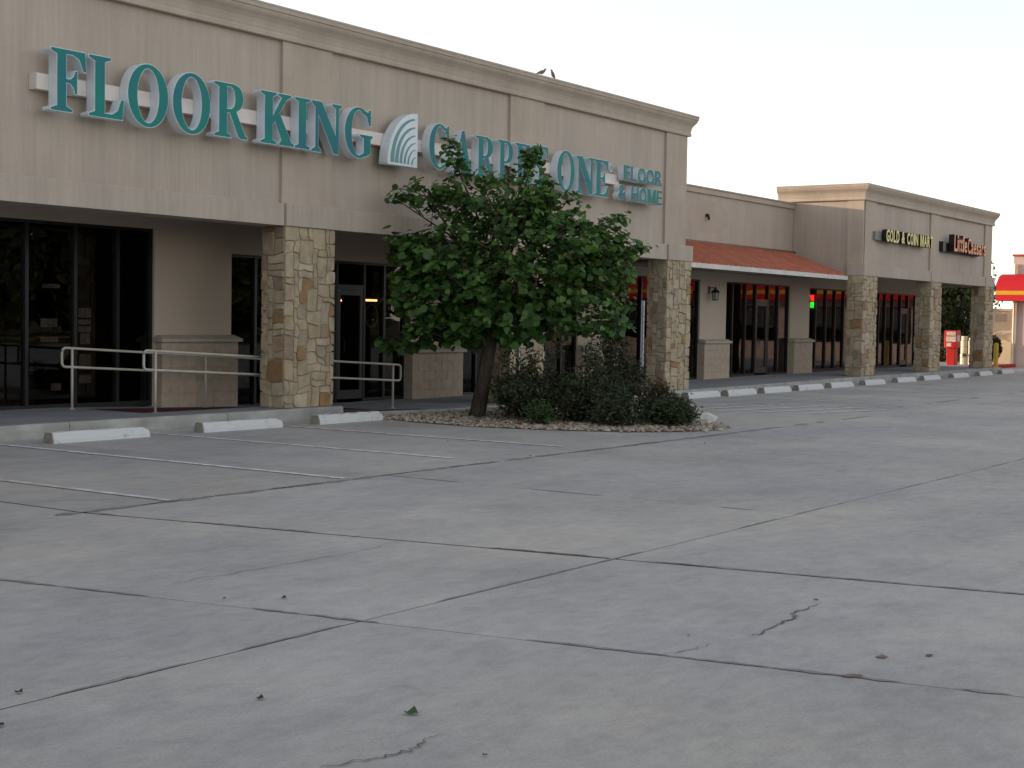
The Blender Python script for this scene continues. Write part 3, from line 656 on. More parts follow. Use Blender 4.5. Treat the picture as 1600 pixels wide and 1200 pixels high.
def word(parent, txt, x0, x1, z0, z1, y, depth, mb_, mf, gap=.12, widths=None, bold=.03, body_off=.03):
    W = {'I': .32, '&': .95, 'M': 1.12, 'L': .72, 'F': .74, 'E': .76, 'W': 1.2, ' ': .45, 'l': .3, 'i': .3, 't': .42, 'r': .5, 's': .7, 'e': .75, 'a': .75, 'T': .85}
    ws = [W.get(c, .92) for c in txt]; tot = sum(ws)+gap*(len(txt)-1); u = (x1-x0)/tot; x = x0
    for c, wd in zip(txt, ws):
        if c != ' ':
            zz = z1
            if c in 'eaxrs' and c.islower(): zz = z0+(z1-z0)*.68
            if c == 't': zz = z0+(z1-z0)*.9
            sans(parent, c, x, x+wd*u, z0, zz, y, depth, mb_, mf, bold*(.2 if c == 'M' else 1), body_off*(.3 if c == 'M' else 1))
        x += (wd+gap)*u
word(sign, 'FLOOR', 28.60, 30.38, 4.90, 5.245, SY, .15, M_signwhite, M_teal, bold=.010, body_off=.010)
word(sign, '& HOME', 28.38, 30.40, 4.455, 4.80, SY, .15, M_signwhite, M_teal, bold=.010, body_off=.010)
# connecting backs behind the small words
box('raceway', M_race, sign, 28.72, 30.2, 16.935, 17.095, 4.93, 5.12); box('raceway', M_race, sign, 28.72, 30.2, 16.935, 17.095, 4.55, 4.72)
rc = curve_mesh('registered_mark', [ell(0, 0, .075, .095, 0, 345, 23)], .06); rco = place_flat('registered_mark', rc, M_signwhite, sign, 28.06, SY, 5.12, .06)
rr = curve_mesh('registered_ring', [ell(0, 0, .06, .078, 0, 345, 23), ell(0, 0, .044, .06, 345, 0, 23)], .006); place_flat('registered_ring', rr, M_teal, rco, 28.06, SY-.004, 5.12, .006)
place_flat('registered_letter', text_mesh('registered_letter', 'R', .07, .006, .02, .045), M_teal, rco, 28.04, SY-.004, 5.085, .006)
# quarter-round logo with six arcs
lw, lh = .85, .975
lp = [(0, 0), (lw, 0), (lw, lh)]+[(lw-lw*math.cos(R(a)), lh*math.sin(R(a))*1.0) for a in range(88, 0, -4)]
lg = place_flat('logo_panel', curve_mesh('logo_panel', [lp], .20), M_signwhite, sign, 20.29, SY-.03, 4.465, .20)
for i, (ro, th) in enumerate([(.90, .13), (.74, .115), (.585, .09), (.44, .07), (.31, .055), (.17, .045)]):
    o_ = []; i_ = []
    for k in range(21):
        a = R(4+k*4.1); tk = th*(1-.75*(k/20))
        o_.append((lw*.96-ro*lw*.96*math.cos(a), .035+ro*lh*.96*math.sin(a)))
        r2 = ro-tk
        i_.append((lw*.96-r2*lw*.96*math.cos(a), .035+r2*lh*.96*math.sin(a)))
    for pts in (o_, i_): pts[0] = (pts[0][0], .045)
    place_flat('logo_arc', curve_mesh('logo_arc', [o_+i_[::-1]], .006), M_tealb, lg, 20.29, SY-.035, 4.465, .006)
# the two small signs of the end block
gs = thing('coin_shop_sign', 'black backed sign with yellow letters reading GOLD & COIN MART on the far block', 'sign', (47, 17.1, 4.4))
box('raceway', mat('grey_raceway', (.22, .21, .21), .5), gs, 44.62, 49.2, 16.96, 17.095, 4.44, 4.70)
word(gs, 'GOLD & COIN MART', 45.14, 49.55, 4.40, 4.80, 16.79, .165, M_black, M_yellow, gap=.16, bold=.02, body_off=.045)
ls = thing('pizza_shop_sign', 'orange lettered sign reading Little Caesars, rightmost sign on the far block', 'sign', (53.5, 17.1, 4.35))
box('raceway', M_black, ls, 51.0, 55.2, 16.97, 17.095, 4.36, 4.70); box('sign_box', M_black, ls, 50.96, 51.25, 16.90, 17.09, 4.38, 4.72)
word(ls, 'Little', 51.72, 53.15, 4.40, 5.0, 16.75, .20, M_black, M_orange, gap=.16, bold=.012, body_off=.02)
word(ls, 'Caesars', 53.25, 55.36, 4.38, 4.96, 16.75, .20, M_black, M_orange, gap=.14, bold=.012, body_off=.02)
# led sign hung inside the corner window
led = thing('led_sign', 'small lit led sign, red line over green line, in the window by the pier', 'sign', (46.1, 19.62, 2.3))
box('case', M_black, led, 45.84, 46.36, 19.63, 19.66, 2.27, 2.74)
place_flat('lit_word', text_mesh('lit_word', 'WEB', .20, .01, .035, .48), M_led_r, led, 45.87, 19.612, 2.52, .01)
place_flat('lit_word', text_mesh('lit_word', 'OPEN', .20, .01, .035, .48), M_led_g, led, 45.87, 19.612, 2.29, .01)

# ------------------------------------------------------------------ wheel stops
def stop_mesh(L, rng, worn):
    mb = MB(); n = 14; rings = []
    for k in range(n+1):
        t = k/n; x = -L/2+L*t; e = min(t, 1-t)*n
        top = .145
        if t == 1: top = .10
        j = lambda a: rng.uniform(-a, a)
        q = worn
        rings.append([(x, -.105+j(q*.3), -.01), (x, -.10+j(q), .05), (x, -.068+j(q), top+j(q)), (x, .068+j(q), top+j(q)), (x, .10+j(q), .05), (x, .105, -.01)])
    mb.loft(rings)
    ne = 2*1
    return mb
stops = [(13.42, 16.12, 1.64, 'front white wheel stop nearest the left edge of the photo', .004), (16.12, 16.12, 1.64, 'white wheel stop between the two left parking stripes, under the handrail', .005), (18.60, 16.1, 1.60, 'chipped and peeling wheel stop in front of the nearest stone column', .011)]
pxs = [(28.4, 15.9), (30.75, 15.8), (32.6, 15.72), (34.65, 15.72), (36.85, 15.75), (39.1, 15.78), (41.8, 15.85), (44.7, 15.92), (47.3, 16.0), (50.6, 16.1), (53.6, 16.15), (56.5, 16.2)]
ords = ['white wheel stop half hidden behind the shrub bed', 'white wheel stop at the foot of the stone column at the store corner', 'white wheel stop just right of the corner stone column', 'white wheel stop below the lantern pier of the low shop',
        'white wheel stop before the shop door under the red roof', 'white wheel stop before the pier right of the low shop door', 'white wheel stop just left of the coin shop column', 'white wheel stop at the foot of the coin shop corner column',
        'white wheel stop just right of the coin shop corner column', 'white wheel stop below the shop windows between the far columns', 'white wheel stop before the middle column of the far block', 'farthest white wheel stop by the end column of the far block']
for i, (x, y, L, lab, wn) in enumerate(stops+[(p[0], p[1], 1.6, o_, .003) for p, o_ in zip(pxs, ords)]):
    rng = random.Random(90+i); t = thing('wheel_stop', lab, 'wheel stop', (x, y, 0), 'concrete wheel stops along the kerb')
    t.rotation_euler.z = R(rng.uniform(-1.2, 1.2))
    stop_mesh(L, rng, wn).build('bar', M_stop, t, base=(0, 0, 0))
    # thin left end cap, darker in colour than the bar
    e = MB()
    for s in (-1,):
        P6 = [(-.104, -.01), (-.099, .05), (-.068, .143), (.068, .143), (.099, .05), (.104, -.01)]
        e.loft([[(s*L/2-.001, a, b) for a, b in P6], [(s*L/2-.022, a*.98, b*.98) for a, b in P6]])
    e.build('dark_end', M_stopend, t, base=(0, 0, 0))
# stripes of the right-hand stalls and the hatched aisle
for a, b in zip([29.6]+[(pxs[i][0]+pxs[i+1][0])/2 for i in range(1, 11)], range(11)):
    stripe(a, 11.2, a, 15.4, .09, M_paint if b < 3 else M_paintf)
for k in range(5): stripe(25.6+k*.3, 14.6-k*.75, 29.5, 13.9-k*.75, .11, M_paint)

# ------------------------------------------------------------------ handrails on the ramp
def arc3(c, r, a0, a1, n=6): return [(c[0]+r*math.cos(R(a0+(a1-a0)*k/n)), c[1], c[2]+r*math.sin(R(a0+(a1-a0)*k/n))) for k in range(n+1)]
def handrail(y, xa, xb, za, zb, posts, label):
    t = thing('handrail', label, 'handrail', (xa, y, zw(xa)), 'ramp handrails')
    zt = lambda x: za+(zb-za)*(x-xa)/(xb-xa); gap = .30; r = .07
    pts = arc3((xa+r, y, zt(xa)-r), r, 180, 90)+arc3((xb-r, y, zt(xb)-r), r, 90, 0)+arc3((xb-r, y, zt(xb)-gap+r), r, 0, -90)+arc3((xa+r, y, zt(xa)-gap+r), r, 270, 180)
    pts.append(pts[0])
    MB().tube(pts, .021, 10).build('rail', M_rail, t, smooth=True)
    for px in posts:
        p = MB().tube([(px, y, zw(px)-.05), (px, y, zt(px)+.004)], .021, 10); po = p.build('post', M_rail, t, smooth=True)
        MB().tube([(px, y, zw(px)), (px, y, zw(px)+.012)], .05, 12).build('base_plate', M_rail, po)
handrail(17.72, 15.62, 21.98, 1.168, .845, [15.86, 18.9, 21.75], 'cream pipe handrail on the ramp passing behind the nearest stone column')
handrail(19.05, 15.12, 20.9, 1.18, .88, [15.32, 18.2, 20.6], 'cream pipe handrail set against the dark shop windows behind the front rail')

# ------------------------------------------------------------------ planting bed, tree, shrubs
BED = [(19.75, 16.55), (19.3, 15.2), (19.25, 13.8), (19.55, 12.7), (20.1, 11.6), (20.9, 10.95), (21.75, 10.75), (22.5, 11.15), (23.3, 12.1), (24.3, 13.5), (25.3, 15.0), (26.0, 16.6)]
def inbed(x, y, poly=BED):
    c = False; n = len(poly)
    for i in range(n):
        a, b = poly[i], poly[i-1]
        if (a[1] > y) != (b[1] > y) and x < (b[0]-a[0])*(y-a[1])/(b[1]-a[1])+a[0]: c = not c
    return c
bed = MB(); bc = (22.1, 14.0)
rg = [[(bc[0]+(p[0]-bc[0])*s, bc[1]+(p[1]-bc[1])*s, z) for p in BED] for s, z in [(1.0, .002), (.9, .008), (.6, .014), (.2, .02)]]
bed.loft(rg, caps=True); struct(bed.build('planting_bed', M_soil))
gr = MB(); rng = random.Random(3)
cnt = 0
while cnt < 4600:
    x, y = rng.uniform(19.1, 26.1), rng.uniform(10.5, 16.6)
    jt = .06 if rng.random() < .85 else .25
    if not inbed(x+rng.gauss(0, jt), y+rng.gauss(0, jt)): continue
    s = rng.uniform(.018, .045); cnt += 1
    if y < 13.2 and rng.random() < .3: s *= 1.4
    z = .008+s*.25
    a = rng.uniform(0, 6.28); sx, sy, sz = s*rng.uniform(.8, 1.4), s*rng.uniform(.7, 1.1), s*rng.uniform(.5, .8)
    vs = []
    for (ux, uy, uz) in [(1, 0, 0), (.5, .8, .1), (-.5, .85, 0), (-1, 0, .05), (-.5, -.85, 0), (.5, -.8, -.1)]:
        j = rng.uniform(.8, 1.15); ux, uy = ux*sx*j, uy*sy*j
        vs.append((x+ux*math.cos(a)-uy*math.sin(a), y+ux*math.sin(a)+uy*math.cos(a), z+uz*sz-.2*sz))
    tp = [(x+(v[0]-x)*.5, y+(v[1]-y)*.5, z+sz*.75+rng.uniform(-.1, .1)*sz) for v in vs]
    gr.add(vs+tp, [(i, (i+1) % 6, 6+(i+1) % 6, 6+i) for i in range(6)]+[(6, 7, 8, 9, 10, 11)], rng.choice([0, 0, 1, 2]))
g = gr.build('gravel', PEB, fix=False); g['kind'] = 'stuff'; g['label'] = 'loose brown and pale gravel spread over the planting bed'; g['category'] = 'gravel'

def leaf_mesh(s=1.0, fold=.07, droop=.16):
    """heart-shaped leaf, stalk end at the origin, tip along +X"""
    half = [(0, 0), (-.13, .24), (.02, .50), (.32, .60), (.64, .48), (.90, .2), (1.05, 0)]
    vs = []; top = []
    mid_ = [(0, 0), (.28, 0), (.56, 0), (1.05, 0)]
    P = lambda x, y: (x*s, y*s, (abs(y)*fold*2-droop*x*x)*s)
    V = [P(*p) for p in half]+[P(p[0], -p[1]) for p in half[1:-1]]+[P(.3, 0), P(.6, 0)]
    # indices: 0..6 upper, 7..11 lower, 12,13 midrib
    F = [(0, 12, 2, 1), (12, 3, 2), (12, 13, 4, 3), (13, 6, 5, 4), (0, 7, 8, 12), (12, 8, 9), (12, 9, 10, 13), (13, 10, 11, 6)]
    return V, F
LV, LF = leaf_mesh()
def orient(rng, down=.55, out=None):
    a = rng.uniform(0, 6.28)
    d = Vector((math.cos(a), math.sin(a), -abs(rng.gauss(down, .35))))
    if out is not None: d += out*.7
    d.normalize()
    up = Vector((rng.gauss(0, .35), rng.gauss(0, .35), 1)); 
    if out is not None: up += out*.8
    up -= fwd*rng.uniform(0, .5)
    y = up.cross(d).normalized(); z = d.cross(y)
    return Matrix((d, y, z)).transposed()
D0 = 26.1; S0 = D0/2300.0
def pix(px, py, dep=0.0):
    """point seen at a photo pixel at the tree's own distance (plus dep metres behind it)"""
    d = D0+dep
    return Vector((0, 0, CAMH))+(fwd*2300+right*(px-800)+upv*(600-py)).normalized()*d*math.sqrt(1+((px-800)/2300)**2+((600-py)/2300)**2)
tree = thing('redbud_tree', 'leafy green tree with heart-shaped leaves and leaning dark trunk in the gravel bed', 'tree', (21.15, 15.3, 0))
LOBES = [(805, 400, 150, 105, 1.5), (690, 450, 80, 72, 1.2), (640, 388, 40, 22, .6), (668, 305, 58, 20, .5), (765, 312, 92, 52, 1.1), (704, 236, 9, 36, .18), (712, 258, 14, 26, .25), (826, 244, 14, 32, .2), (838, 236, 10, 18, .15), (855, 330, 60, 45, .8), (915, 400, 72, 62, 1.3), (955, 380, 40, 30, .7), (990, 388, 26, 12, .35), (915, 480, 74, 52, 1.3), (770, 498, 110, 40, 1.3), (690, 508, 62, 30, 1.0), (965, 340, 22, 12, .3), (620, 312, 18, 9, .3), (615, 378, 18, 10, .3), (1003, 386, 14, 8, .25), (945, 430, 45, 40, .9), (960, 500, 28, 30, .6), (850, 290, 14, 22, .3), (645, 540, 26, 10, .4), (600, 538, 12, 8, .3)]
rng = random.Random(11)
trunk = MB()
base = Vector((21.15, 15.3, -.05)); fork = pix(764, 545); fork2 = pix(780, 440, .2)
trunk.tube([base, base+Vector((.02, 0, .12)), base.lerp(fork, .5), fork, fork.lerp(fork2, .5), fork2], [.20, .145, .13, .125, .10, .07], 12)
lob_pts = []
for (cx, cy, rx, ry, rd) in LOBES:
    tgt = pix(cx, cy, rng.uniform(-.2, .2)*rd)
    st = fork.lerp(fork2, rng.uniform(0, 1)) if rx > 30 else fork2
    midp = st.lerp(tgt, .5)+Vector((0, 0, .12))
    r0 = .05 if rx > 50 else .03
    trunk.tube([st, midp, tgt], [r0, r0*.65, r0*.3], 6)
trunk.build('trunk', M_bark, tree, smooth=True)
leaves = []; twigs = MB()
centre = pix(800, 410)
tot = sum(l[2]*l[3] for l in LOBES)
for (cx, cy, rx, ry, rd) in LOBES:
    nt_ = max(4, int(1150*(rx*ry)/tot))
    for k in range(nt_):
        while True:
            u, v, q = rng.uniform(-1, 1), rng.uniform(-1, 1), rng.uniform(-1, 1)
            rr_ = u*u+v*v+q*q
            if rr_ < 1 and (rr_ > .22 or rng.random() < .35): break
        tip = pix(cx+u*rx, cy+v*ry, q*rd)
        c0 = pix(cx, cy, 0)
        dr = (tip-centre); dr.z *= .5; dr.normalize()
        dr = (dr+Vector((rng.gauss(0, .5), rng.gauss(0, .5), rng.gauss(.1, .35)))).normalized()
        tl = rng.uniform(.25, .5)*(1 if rx > 30 else .55); st = tip-dr*tl*.7
        if k % 2 == 0: twigs.tube([tip-dr*tl*1.3+Vector((0, 0, -.05)), st, tip+dr*tl*.2], [.012, .008, .004], 4, cap=False)
        nl = rng.randint(7, 12)
        for j in range(nl):
            p = st+dr*tl*(j/nl)*1.1+Vector((rng.gauss(0, .05), rng.gauss(0, .05), rng.gauss(0, .04)))
            s = rng.uniform(.075, .15)*(1.12 if cx < 800 and cy > 350 else .82)
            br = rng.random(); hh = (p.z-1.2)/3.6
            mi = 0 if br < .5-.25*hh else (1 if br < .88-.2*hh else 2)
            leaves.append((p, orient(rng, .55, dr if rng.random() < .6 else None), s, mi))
twigs.build('twigs', M_bark, tree)['kind'] = 'stuff'
# the leaves nearest the viewer are single leaves, the rest one mass of foliage
toward = (-fwd)
order = sorted(range(len(leaves)), key=lambda i: -(leaves[i][0]-centre).dot(toward)-leaves[i][2]*4)
single = set(order[:280])
fm = MB()
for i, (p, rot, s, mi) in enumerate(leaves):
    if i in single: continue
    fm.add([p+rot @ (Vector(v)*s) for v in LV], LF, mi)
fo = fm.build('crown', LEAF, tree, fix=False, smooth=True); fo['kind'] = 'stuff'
lmes = []
for mm in LEAF:
    me = bpy.data.meshes.new('leaf'); me.from_pydata(LV, [], LF); me.materials.append(mm); me.polygons.foreach_set('use_smooth', [True]*len(LF)); me.update(); lmes.append(me)
tb = root_base(tree)
for i in sorted(single):
    p, rot, s, mi = leaves[i]
    o = bpy.data.objects.new('leaf', lmes[mi]); C.objects.link(o); o.parent = fo
    o.matrix_local = Matrix.Translation(p-tb) @ rot.to_4x4() @ Matrix.Scale(s, 4)

def shrub(x, y, r, h, label, n, mats, seed, spikes=0, leaf=.06, flat=1.0, mi_w=(5, 4, 1), oval=1.0):
    rng = random.Random(seed); t = thing('shrub', label, 'shrub', (x, y, .04), 'shrubs in the planting bed')
    st = MB(); lf = MB(); tips = []
    nb = int(26*r+14)
    for k in range(nb):
        a = rng.uniform(0, 6.28); q = math.sqrt(rng.random())
        tips.append(Vector((x+math.cos(a)*q*r, y+math.sin(a)*q*r*oval, .05+h*(1-.55*q*q)*rng.uniform(.72, 1.05))))
    for k in range(spikes):
        a = rng.uniform(0, 6.28); q = rng.random()*.7
        tips.append(Vector((x+math.cos(a)*q*r, y+math.sin(a)*q*r, .05+h*rng.uniform(1.08, 1.38))))
    segs = []
    for tp in tips:
        b0 = Vector((x+(tp.x-x)*.25, y+(tp.y-y)*.25, .04)); mp_ = b0.lerp(tp, .55)+Vector((rng.gauss(0, .06), rng.gauss(0, .06), .08))
        st.tube([b0, mp_, tp], [.012, .008, .003], 4, cap=False); segs.append((b0, mp_, tp))
    for k in range(int(n*1.35)):
        b0, mp_, tp = rng.choice(segs); t_ = rng.random()**.7
        p = b0.lerp(mp_, t_*2) if t_ < .5 else mp_.lerp(tp, (t_-.5)*2)
        sp = .13*(1.15-t_)+.025
        p = p+Vector((rng.gauss(0, sp), rng.gauss(0, sp), rng.gauss(0, sp*.8)))
        if p.z < .03: p.z = rng.uniform(.03, .12)
        s = leaf*rng.uniform(.6, 1.3); d = Vector((rng.gauss(0, 1), rng.gauss(0, 1), rng.gauss(.3, .6))).normalized(); u = d.orthogonal().normalized()
        u = Matrix.Rotation(rng.uniform(0, 6.28), 3, d) @ u
        lf.add([p, p+d*s*.5+u*s*.32, p+d*s*1.1, p+d*s*.5-u*s*.32], [(0, 1, 2, 3)], rng.choices([0, 1, 2], mi_w)[0])
    st.build('stems', M_bark, t); o = lf.build('foliage', mats, t, fix=False); o['kind'] = 'stuff'
shrub(21.35, 14.35, .95, 1.0, 'dark rust-tipped shrub growing against the tree trunk', 5200, SHR, 1, 5, mi_w=(5, 4, 2))
shrub(21.5, 13.15, .90, .98, 'tall dark shrub in the middle of the gravel bed', 5600, SHR, 2, 4, mi_w=(6, 4, 1))
shrub(22.75, 13.4, .72, 1.15, 'tallest thin shrub with brownish spiky top right of the tree', 4600, SHR, 3, 10, mi_w=(4, 3, 3))
shrub(22.35, 12.3, .55, .52, 'low wispy rust brown shrub at the right of the bed', 2400, SHR, 4, 6, mi_w=(2, 2, 4))
shrub(21.75, 11.75, .45, .40, 'low dense green mound at the bed tip', 3200, [SHR[0], SHR[1], mat('mound_leaf', (.04, .07, .022), .6, .25, trans=.2)], 5, 0, mi_w=(4, 4, 2))
shrub(20.35, 13.45, .18, .24, 'small bright green weedy plant at the bed edge', 700, [SHR[1], LEAF[0], LEAF[1]], 6, 2, .05)
shrub(20.95, 12.35, .42, .42, 'small dark bush at the front of the bed', 1700, SHR, 7, 1)
def rock(x, y, s, h, seed, label):
    rng = random.Random(seed); mb = MB(); rings = []
    for zz, q in [(-.03, 1), (.35*h, 1.06), (.75*h, .8), (h, .4)]:
        rings.append([(x+math.cos(k*math.pi/4.5)*s*q*rng.uniform(.8, 1.2), y+math.sin(k*math.pi/4.5)*s*.7*q*rng.uniform(.8, 1.2), .03+zz+rng.uniform(-.02, .02)) for k in range(9)])
    mb.loft(rings); o = mb.build('rock', M_rock, base=(x, y, .03)); tag(o, label, 'rock', 'pale rocks in the bed')
rock(23.55, 12.75, .34, .16, 1, 'flat white limestone rock beside the low rust shrub'); rock(24.15, 13.55, .4, .14, 2, 'flat white limestone rock behind the bed tip'); rock(22.95, 11.75, .28, .14, 3, 'pale limestone rock right of the green mound')
# two galvanised posts standing in the bed
def upost(x, y, h, label):
    mb = MB(); a = .025
    prof = [(-.03, 0), (-.03, .004), (-.018, .004), (-.012, .03), (.012, .03), (.018, .004), (.03, .004), (.03, 0), (.014, 0), (.009, .026), (-.009, .026), (-.014, 0)]
    mb.loft([[(x+p[0]*1.6, y-p[1]*1.6, z) for p in prof] for z in (-.02, h)]); o = mb.build('sign_post', M_galv, base=(x, y, 0)); tag(o, label, 'post', 'galvanised posts behind the bed')
    for k in range(14):
        z = .3+k*.12
        if z < h: MB().tube([(x, y-.052, z), (x, y-.046, z)], .012, 6).build('bolt_hole', M_crack, o)
upost(23.05, 15.75, 2.1, 'galvanised steel post just right of the tree trunk'); upost(28.15, 15.95, 2.2, 'galvanised steel post left of the corner stone column')

# ------------------------------------------------------------------ birds on the cornice
def bird(x, y, z, face, up, label):
    """one skinned body: tail, body, breast, neck, head, beak"""
    o = thing('bird', label, 'bird', (x, y, z), 'doves on the cornice'); d = Vector((math.cos(face), math.sin(face), 0)); n = 8
    pts = [(-.20, .04, .008), (-.15, .055, .022), (-.10, .07, .034), (-.04, .09, .052), (.03, .105, .055), (.08, .135, .042), (.10, .165, .030), (.115, .19, .032), (.14, .195, .022), (.165, .188, .006)]
    if up: pts = [(-.14, -.03, .008), (-.11, .0, .02), (-.075, .04, .032), (-.03, .09, .050), (.01, .135, .052), (.035, .175, .038), (.045, .20, .030), (.055, .225, .032), (.08, .23, .022), (.105, .222, .006)]
    pts = [(a*.72, b*.72, r*.72) for a, b, r in pts]
    mb = MB(); mb.tube([Vector((x, y, z))+d*a+Vector((0, 0, b)) for a, b, r in pts], [r for a, b, r in pts], n)
    mb.build('body', M_bird, o, smooth=True)
    lg_ = MB()
    for s in (-1, 1):
        e = Vector((-d.y, d.x, 0))*.02*s; lg_.tube([Vector((x, y, z))+e, Vector((x, y, z+.05))+e], .004, 4)
    lg_.build('legs', mat('bird_leg', (.2, .08, .06), .8), o)
bird(25.45, 16.9, 6.77, R(-20), False, 'small brown dove crouching, left of the two on the cornice')
bird(25.86, 16.9, 6.77, R(175), True, 'small brown dove sitting upright, right of the two on the cornice')

# ------------------------------------------------------------------ beyond the far block
drive = MB(); drive.add([(57.9, 16.76, -.012), (67.4, 16.76, -.012), (67.4, 45, -.012), (57.9, 45, -.012)], [(0, 1, 2, 3)]); struct(drive.build('driveway', M_slab))
ped = thing('kerb_island', 'red painted kerb island with pale path beyond the end column', 'kerb', (62, 20, 0))
MB().cbox(59.6, 66.4, 18.6, 18.78, -.02, .14, .015).build('red_kerb', M_redkerb, ped); MB().cbox(59.6, 66.4, 18.785, 23.5, -.02, .135, .01).build('paving', M_kerb, ped)
nb = thing('newspaper_box', 'bright red newspaper vending box beyond the middle far column', 'newspaper box', (61.4, 19.85, .135))
X, Y, Z = 61.4, 19.85, .135
MB().cbox(X-.21, X+.21, Y-.17, Y+.17, Z, Z+.72, .015).build('pedestal', M_newsred, nb); MB().cbox(X-.29, X+.29, Y-.25, Y+.25, Z+.72, Z+1.45, .02).build('cabinet', M_newsred, nb)
for q0, q1, z0, z1 in [(-.22, .16, 1.24, 1.40), (-.24, .18, .98, 1.20), (-.05, .16, .78, .93)]:
    box('window', M_newspaper, nb, X-.296, X-.291, Y+q0, Y+q1, Z+z0, Z+z1)
box('window', M_newspaper, nb, X-.2, X+.2, Y-.256, Y-.251, Z+.98, Z+1.25); MB().tube([(X-.3, Y-.18, Z+.76), (X-.34, Y-.18, Z+.8), (X-.34, Y-.18, Z+.92), (X-.3, Y-.18, Z+.95)], .012, 6).build('handle', M_lantern, nb)
ut = thing('utility_pedestal', 'cream painted standpipe cabinet with black valve left of the end column', 'utility box', (63.2, 19.75, .135))
X, Y = 63.2, 19.75
for k, (yy, h) in enumerate([(Y+.16, 1.22), (Y-.16, 1.16)]):
    zz = Z
    for hh, rr in [(.30, .16), (.16, .17), (.30, .15), (.26, .155), (h-1.02, .13)]:
        MB().tube([(X, yy, zz), (X, yy, zz+hh-.012)], rr, 14).build('section', M_cream, ut); zz += hh
MB().tube([(X-.16, Y+.02, Z+.40), (X-.34, Y+.10, Z+.40)], .045, 8).build('valve', M_black, ut); MB().tube([(X-.34, Y+.10, Z+.30), (X-.34, Y+.10, Z+.50)], .02, 6).build('valve_handle', M_black, ut)
MB().tube([(X, Y-.16, Z+1.1), (X, Y-.16, Z+1.75)], .02, 6).build('vent_pipe', M_cream, ut)
bo = thing('bollard', 'yellow steel bollard beside the end column of the far block', 'bollard', (59.1, 17.35, 0))
MB().tube([(59.1, 17.35, -.02), (59.1, 17.35, 1.08)], .09, 14).build('pipe', M_boll, bo, smooth=False); MB().tube([(59.1, 17.35, 1.081), (59.1, 17.35, 1.11), (59.1, 17.35, 1.13)], [.09, .075, .03], 14).build('cap', M_boll, bo)
# screen wall behind
sw = thing('screen_wall', 'tan masonry screen wall behind the round bush', 'wall', (72.6, 21, 0))
MB().cbox(72.5, 72.8, 20.2, 21.75, -.1, 2.55, .02).build('panel', M_tanwall, sw); MB().cbox(72.42, 72.88, 20.1, 21.8, 2.551, 2.66, .015).build('coping', M_cap, sw)
MB().box(72.46, 72.5, 20.85, 21.35, 2.05, 2.4).build('vent_plate', M_soffit, sw)
# restaurant
rs = thing('restaurant_building', 'pale pink restaurant with red barrel awning at the right edge', 'building', (67.5, 8, 0))
box('wall', M_pink, rs, 67.5, 80, -9, 19.15, -.1, 4.95); box('wall', M_pink, rs, 68.6, 79, -8, 18.2, 4.951, 5.3)
box('parapet_cap', M_redkerb, rs, 67.44, 80.1, -9.05, 19.2, 4.951, 5.04)
MB().tube([(67.42, 19.05, .1), (67.42, 19.05, 4.6)], .05, 8).build('downpipe', M_cream, rs)
for k in range(7):
    y = -7.2+k*3.4
    f = MB().box(67.44, 67.5, y, y+2.2, .9, 2.6).build('window', M_frame, rs); box('pane', M_glass, f, 67.425, 67.438, y+.08, y+2.12, .98, 2.52)
aw = MB(); prof = [(67.49, 4.15), (67.25, 4.13), (67.0, 4.06), (66.78, 3.95), (66.6, 3.8), (66.48, 3.6), (66.42, 3.38)]
aw.loft([[(a, yy, b) for a, b in prof+[(67.49, 3.38)]] for yy in (-8.6, 19.6)])
a_ = aw.build('awning', M_awn, rs)
MB().box(66.40, 67.49, -8.61, 19.61, 3.20, 3.375).build('awning_stripe', M_awny, a_); MB().box(66.42, 67.49, -8.6, 19.6, 2.93, 3.195).build('awning_valance', M_awn, a_)

def blob_tree(name, x, y, h, r, zc, label, cat, n, mats, seed, group=None, trunk_r=.18, leaf=.22, cache={}):
    rng = random.Random(seed); t = thing(name, label, cat, (x, y, 0), group)
    tr = MB()
    tr.tube([(x, y, -.1), (x+.1, y, zc*.6), (x, y+.1, zc)], [trunk_r, trunk_r*.75, trunk_r*.4], 8)
    lobes = []
    for k in range(13):
        a = rng.uniform(0, 6.28); q = rng.uniform(.1, .75)*r; zz = zc+rng.uniform(-.42, .5)*(h-zc)*1.0
        lobes.append((Vector((x+math.cos(a)*q, y+math.sin(a)*q, zz)), r*rng.uniform(.32, .55)))
        tr.tube([(x, y, zc*.55), ((x+lobes[-1][0].x)/2, (y+lobes[-1][0].y)/2, zc*.8), lobes[-1][0]], [trunk_r*.4, trunk_r*.25, .03], 5)
    tr.build('trunk', M_bark, t)
    lf = MB()
    for k in range(n):
        c, rr_ = rng.choice(lobes); d = Vector((rng.gauss(0, 1), rng.gauss(0, 1), rng.gauss(0, .8))).normalized()
        p = c+d*rr_*rng.uniform(.55, 1.08)
        if p.z < .15: continue
        s = leaf*rng.uniform(.6, 1.3); nn = (d+Vector((rng.gauss(0, .5), rng.gauss(0, .5), rng.gauss(0, .5)))).normalized(); u = nn.orthogonal().normalized(); u = Matrix.Rotation(rng.uniform(0, 6.28), 3, nn) @ u; v = nn.cross(u)
        lf.add([p-u*s*.5, p+v*s*.32, p+u*s*.6, p-v*s*.3], [(0, 1, 2, 3)], rng.choice([0, 0, 1]))
    o = lf.build('crown', mats, t, fix=False); o['kind'] = 'stuff'
    return t
blob_tree('oak_tree', 73, 24.2, 5.6, 2.3, 2.7, 'dark leafy tree seen between the two far columns', 'tree', 7000, FAR, 21, leaf=.24)
blob_tree('oak_tree', 84, 27.0, 5.6, 3.0, 3.2, 'pale topped tree rising behind the red awning', 'tree', 3800, [FAR[1], FAR[0]], 22, leaf=.24)
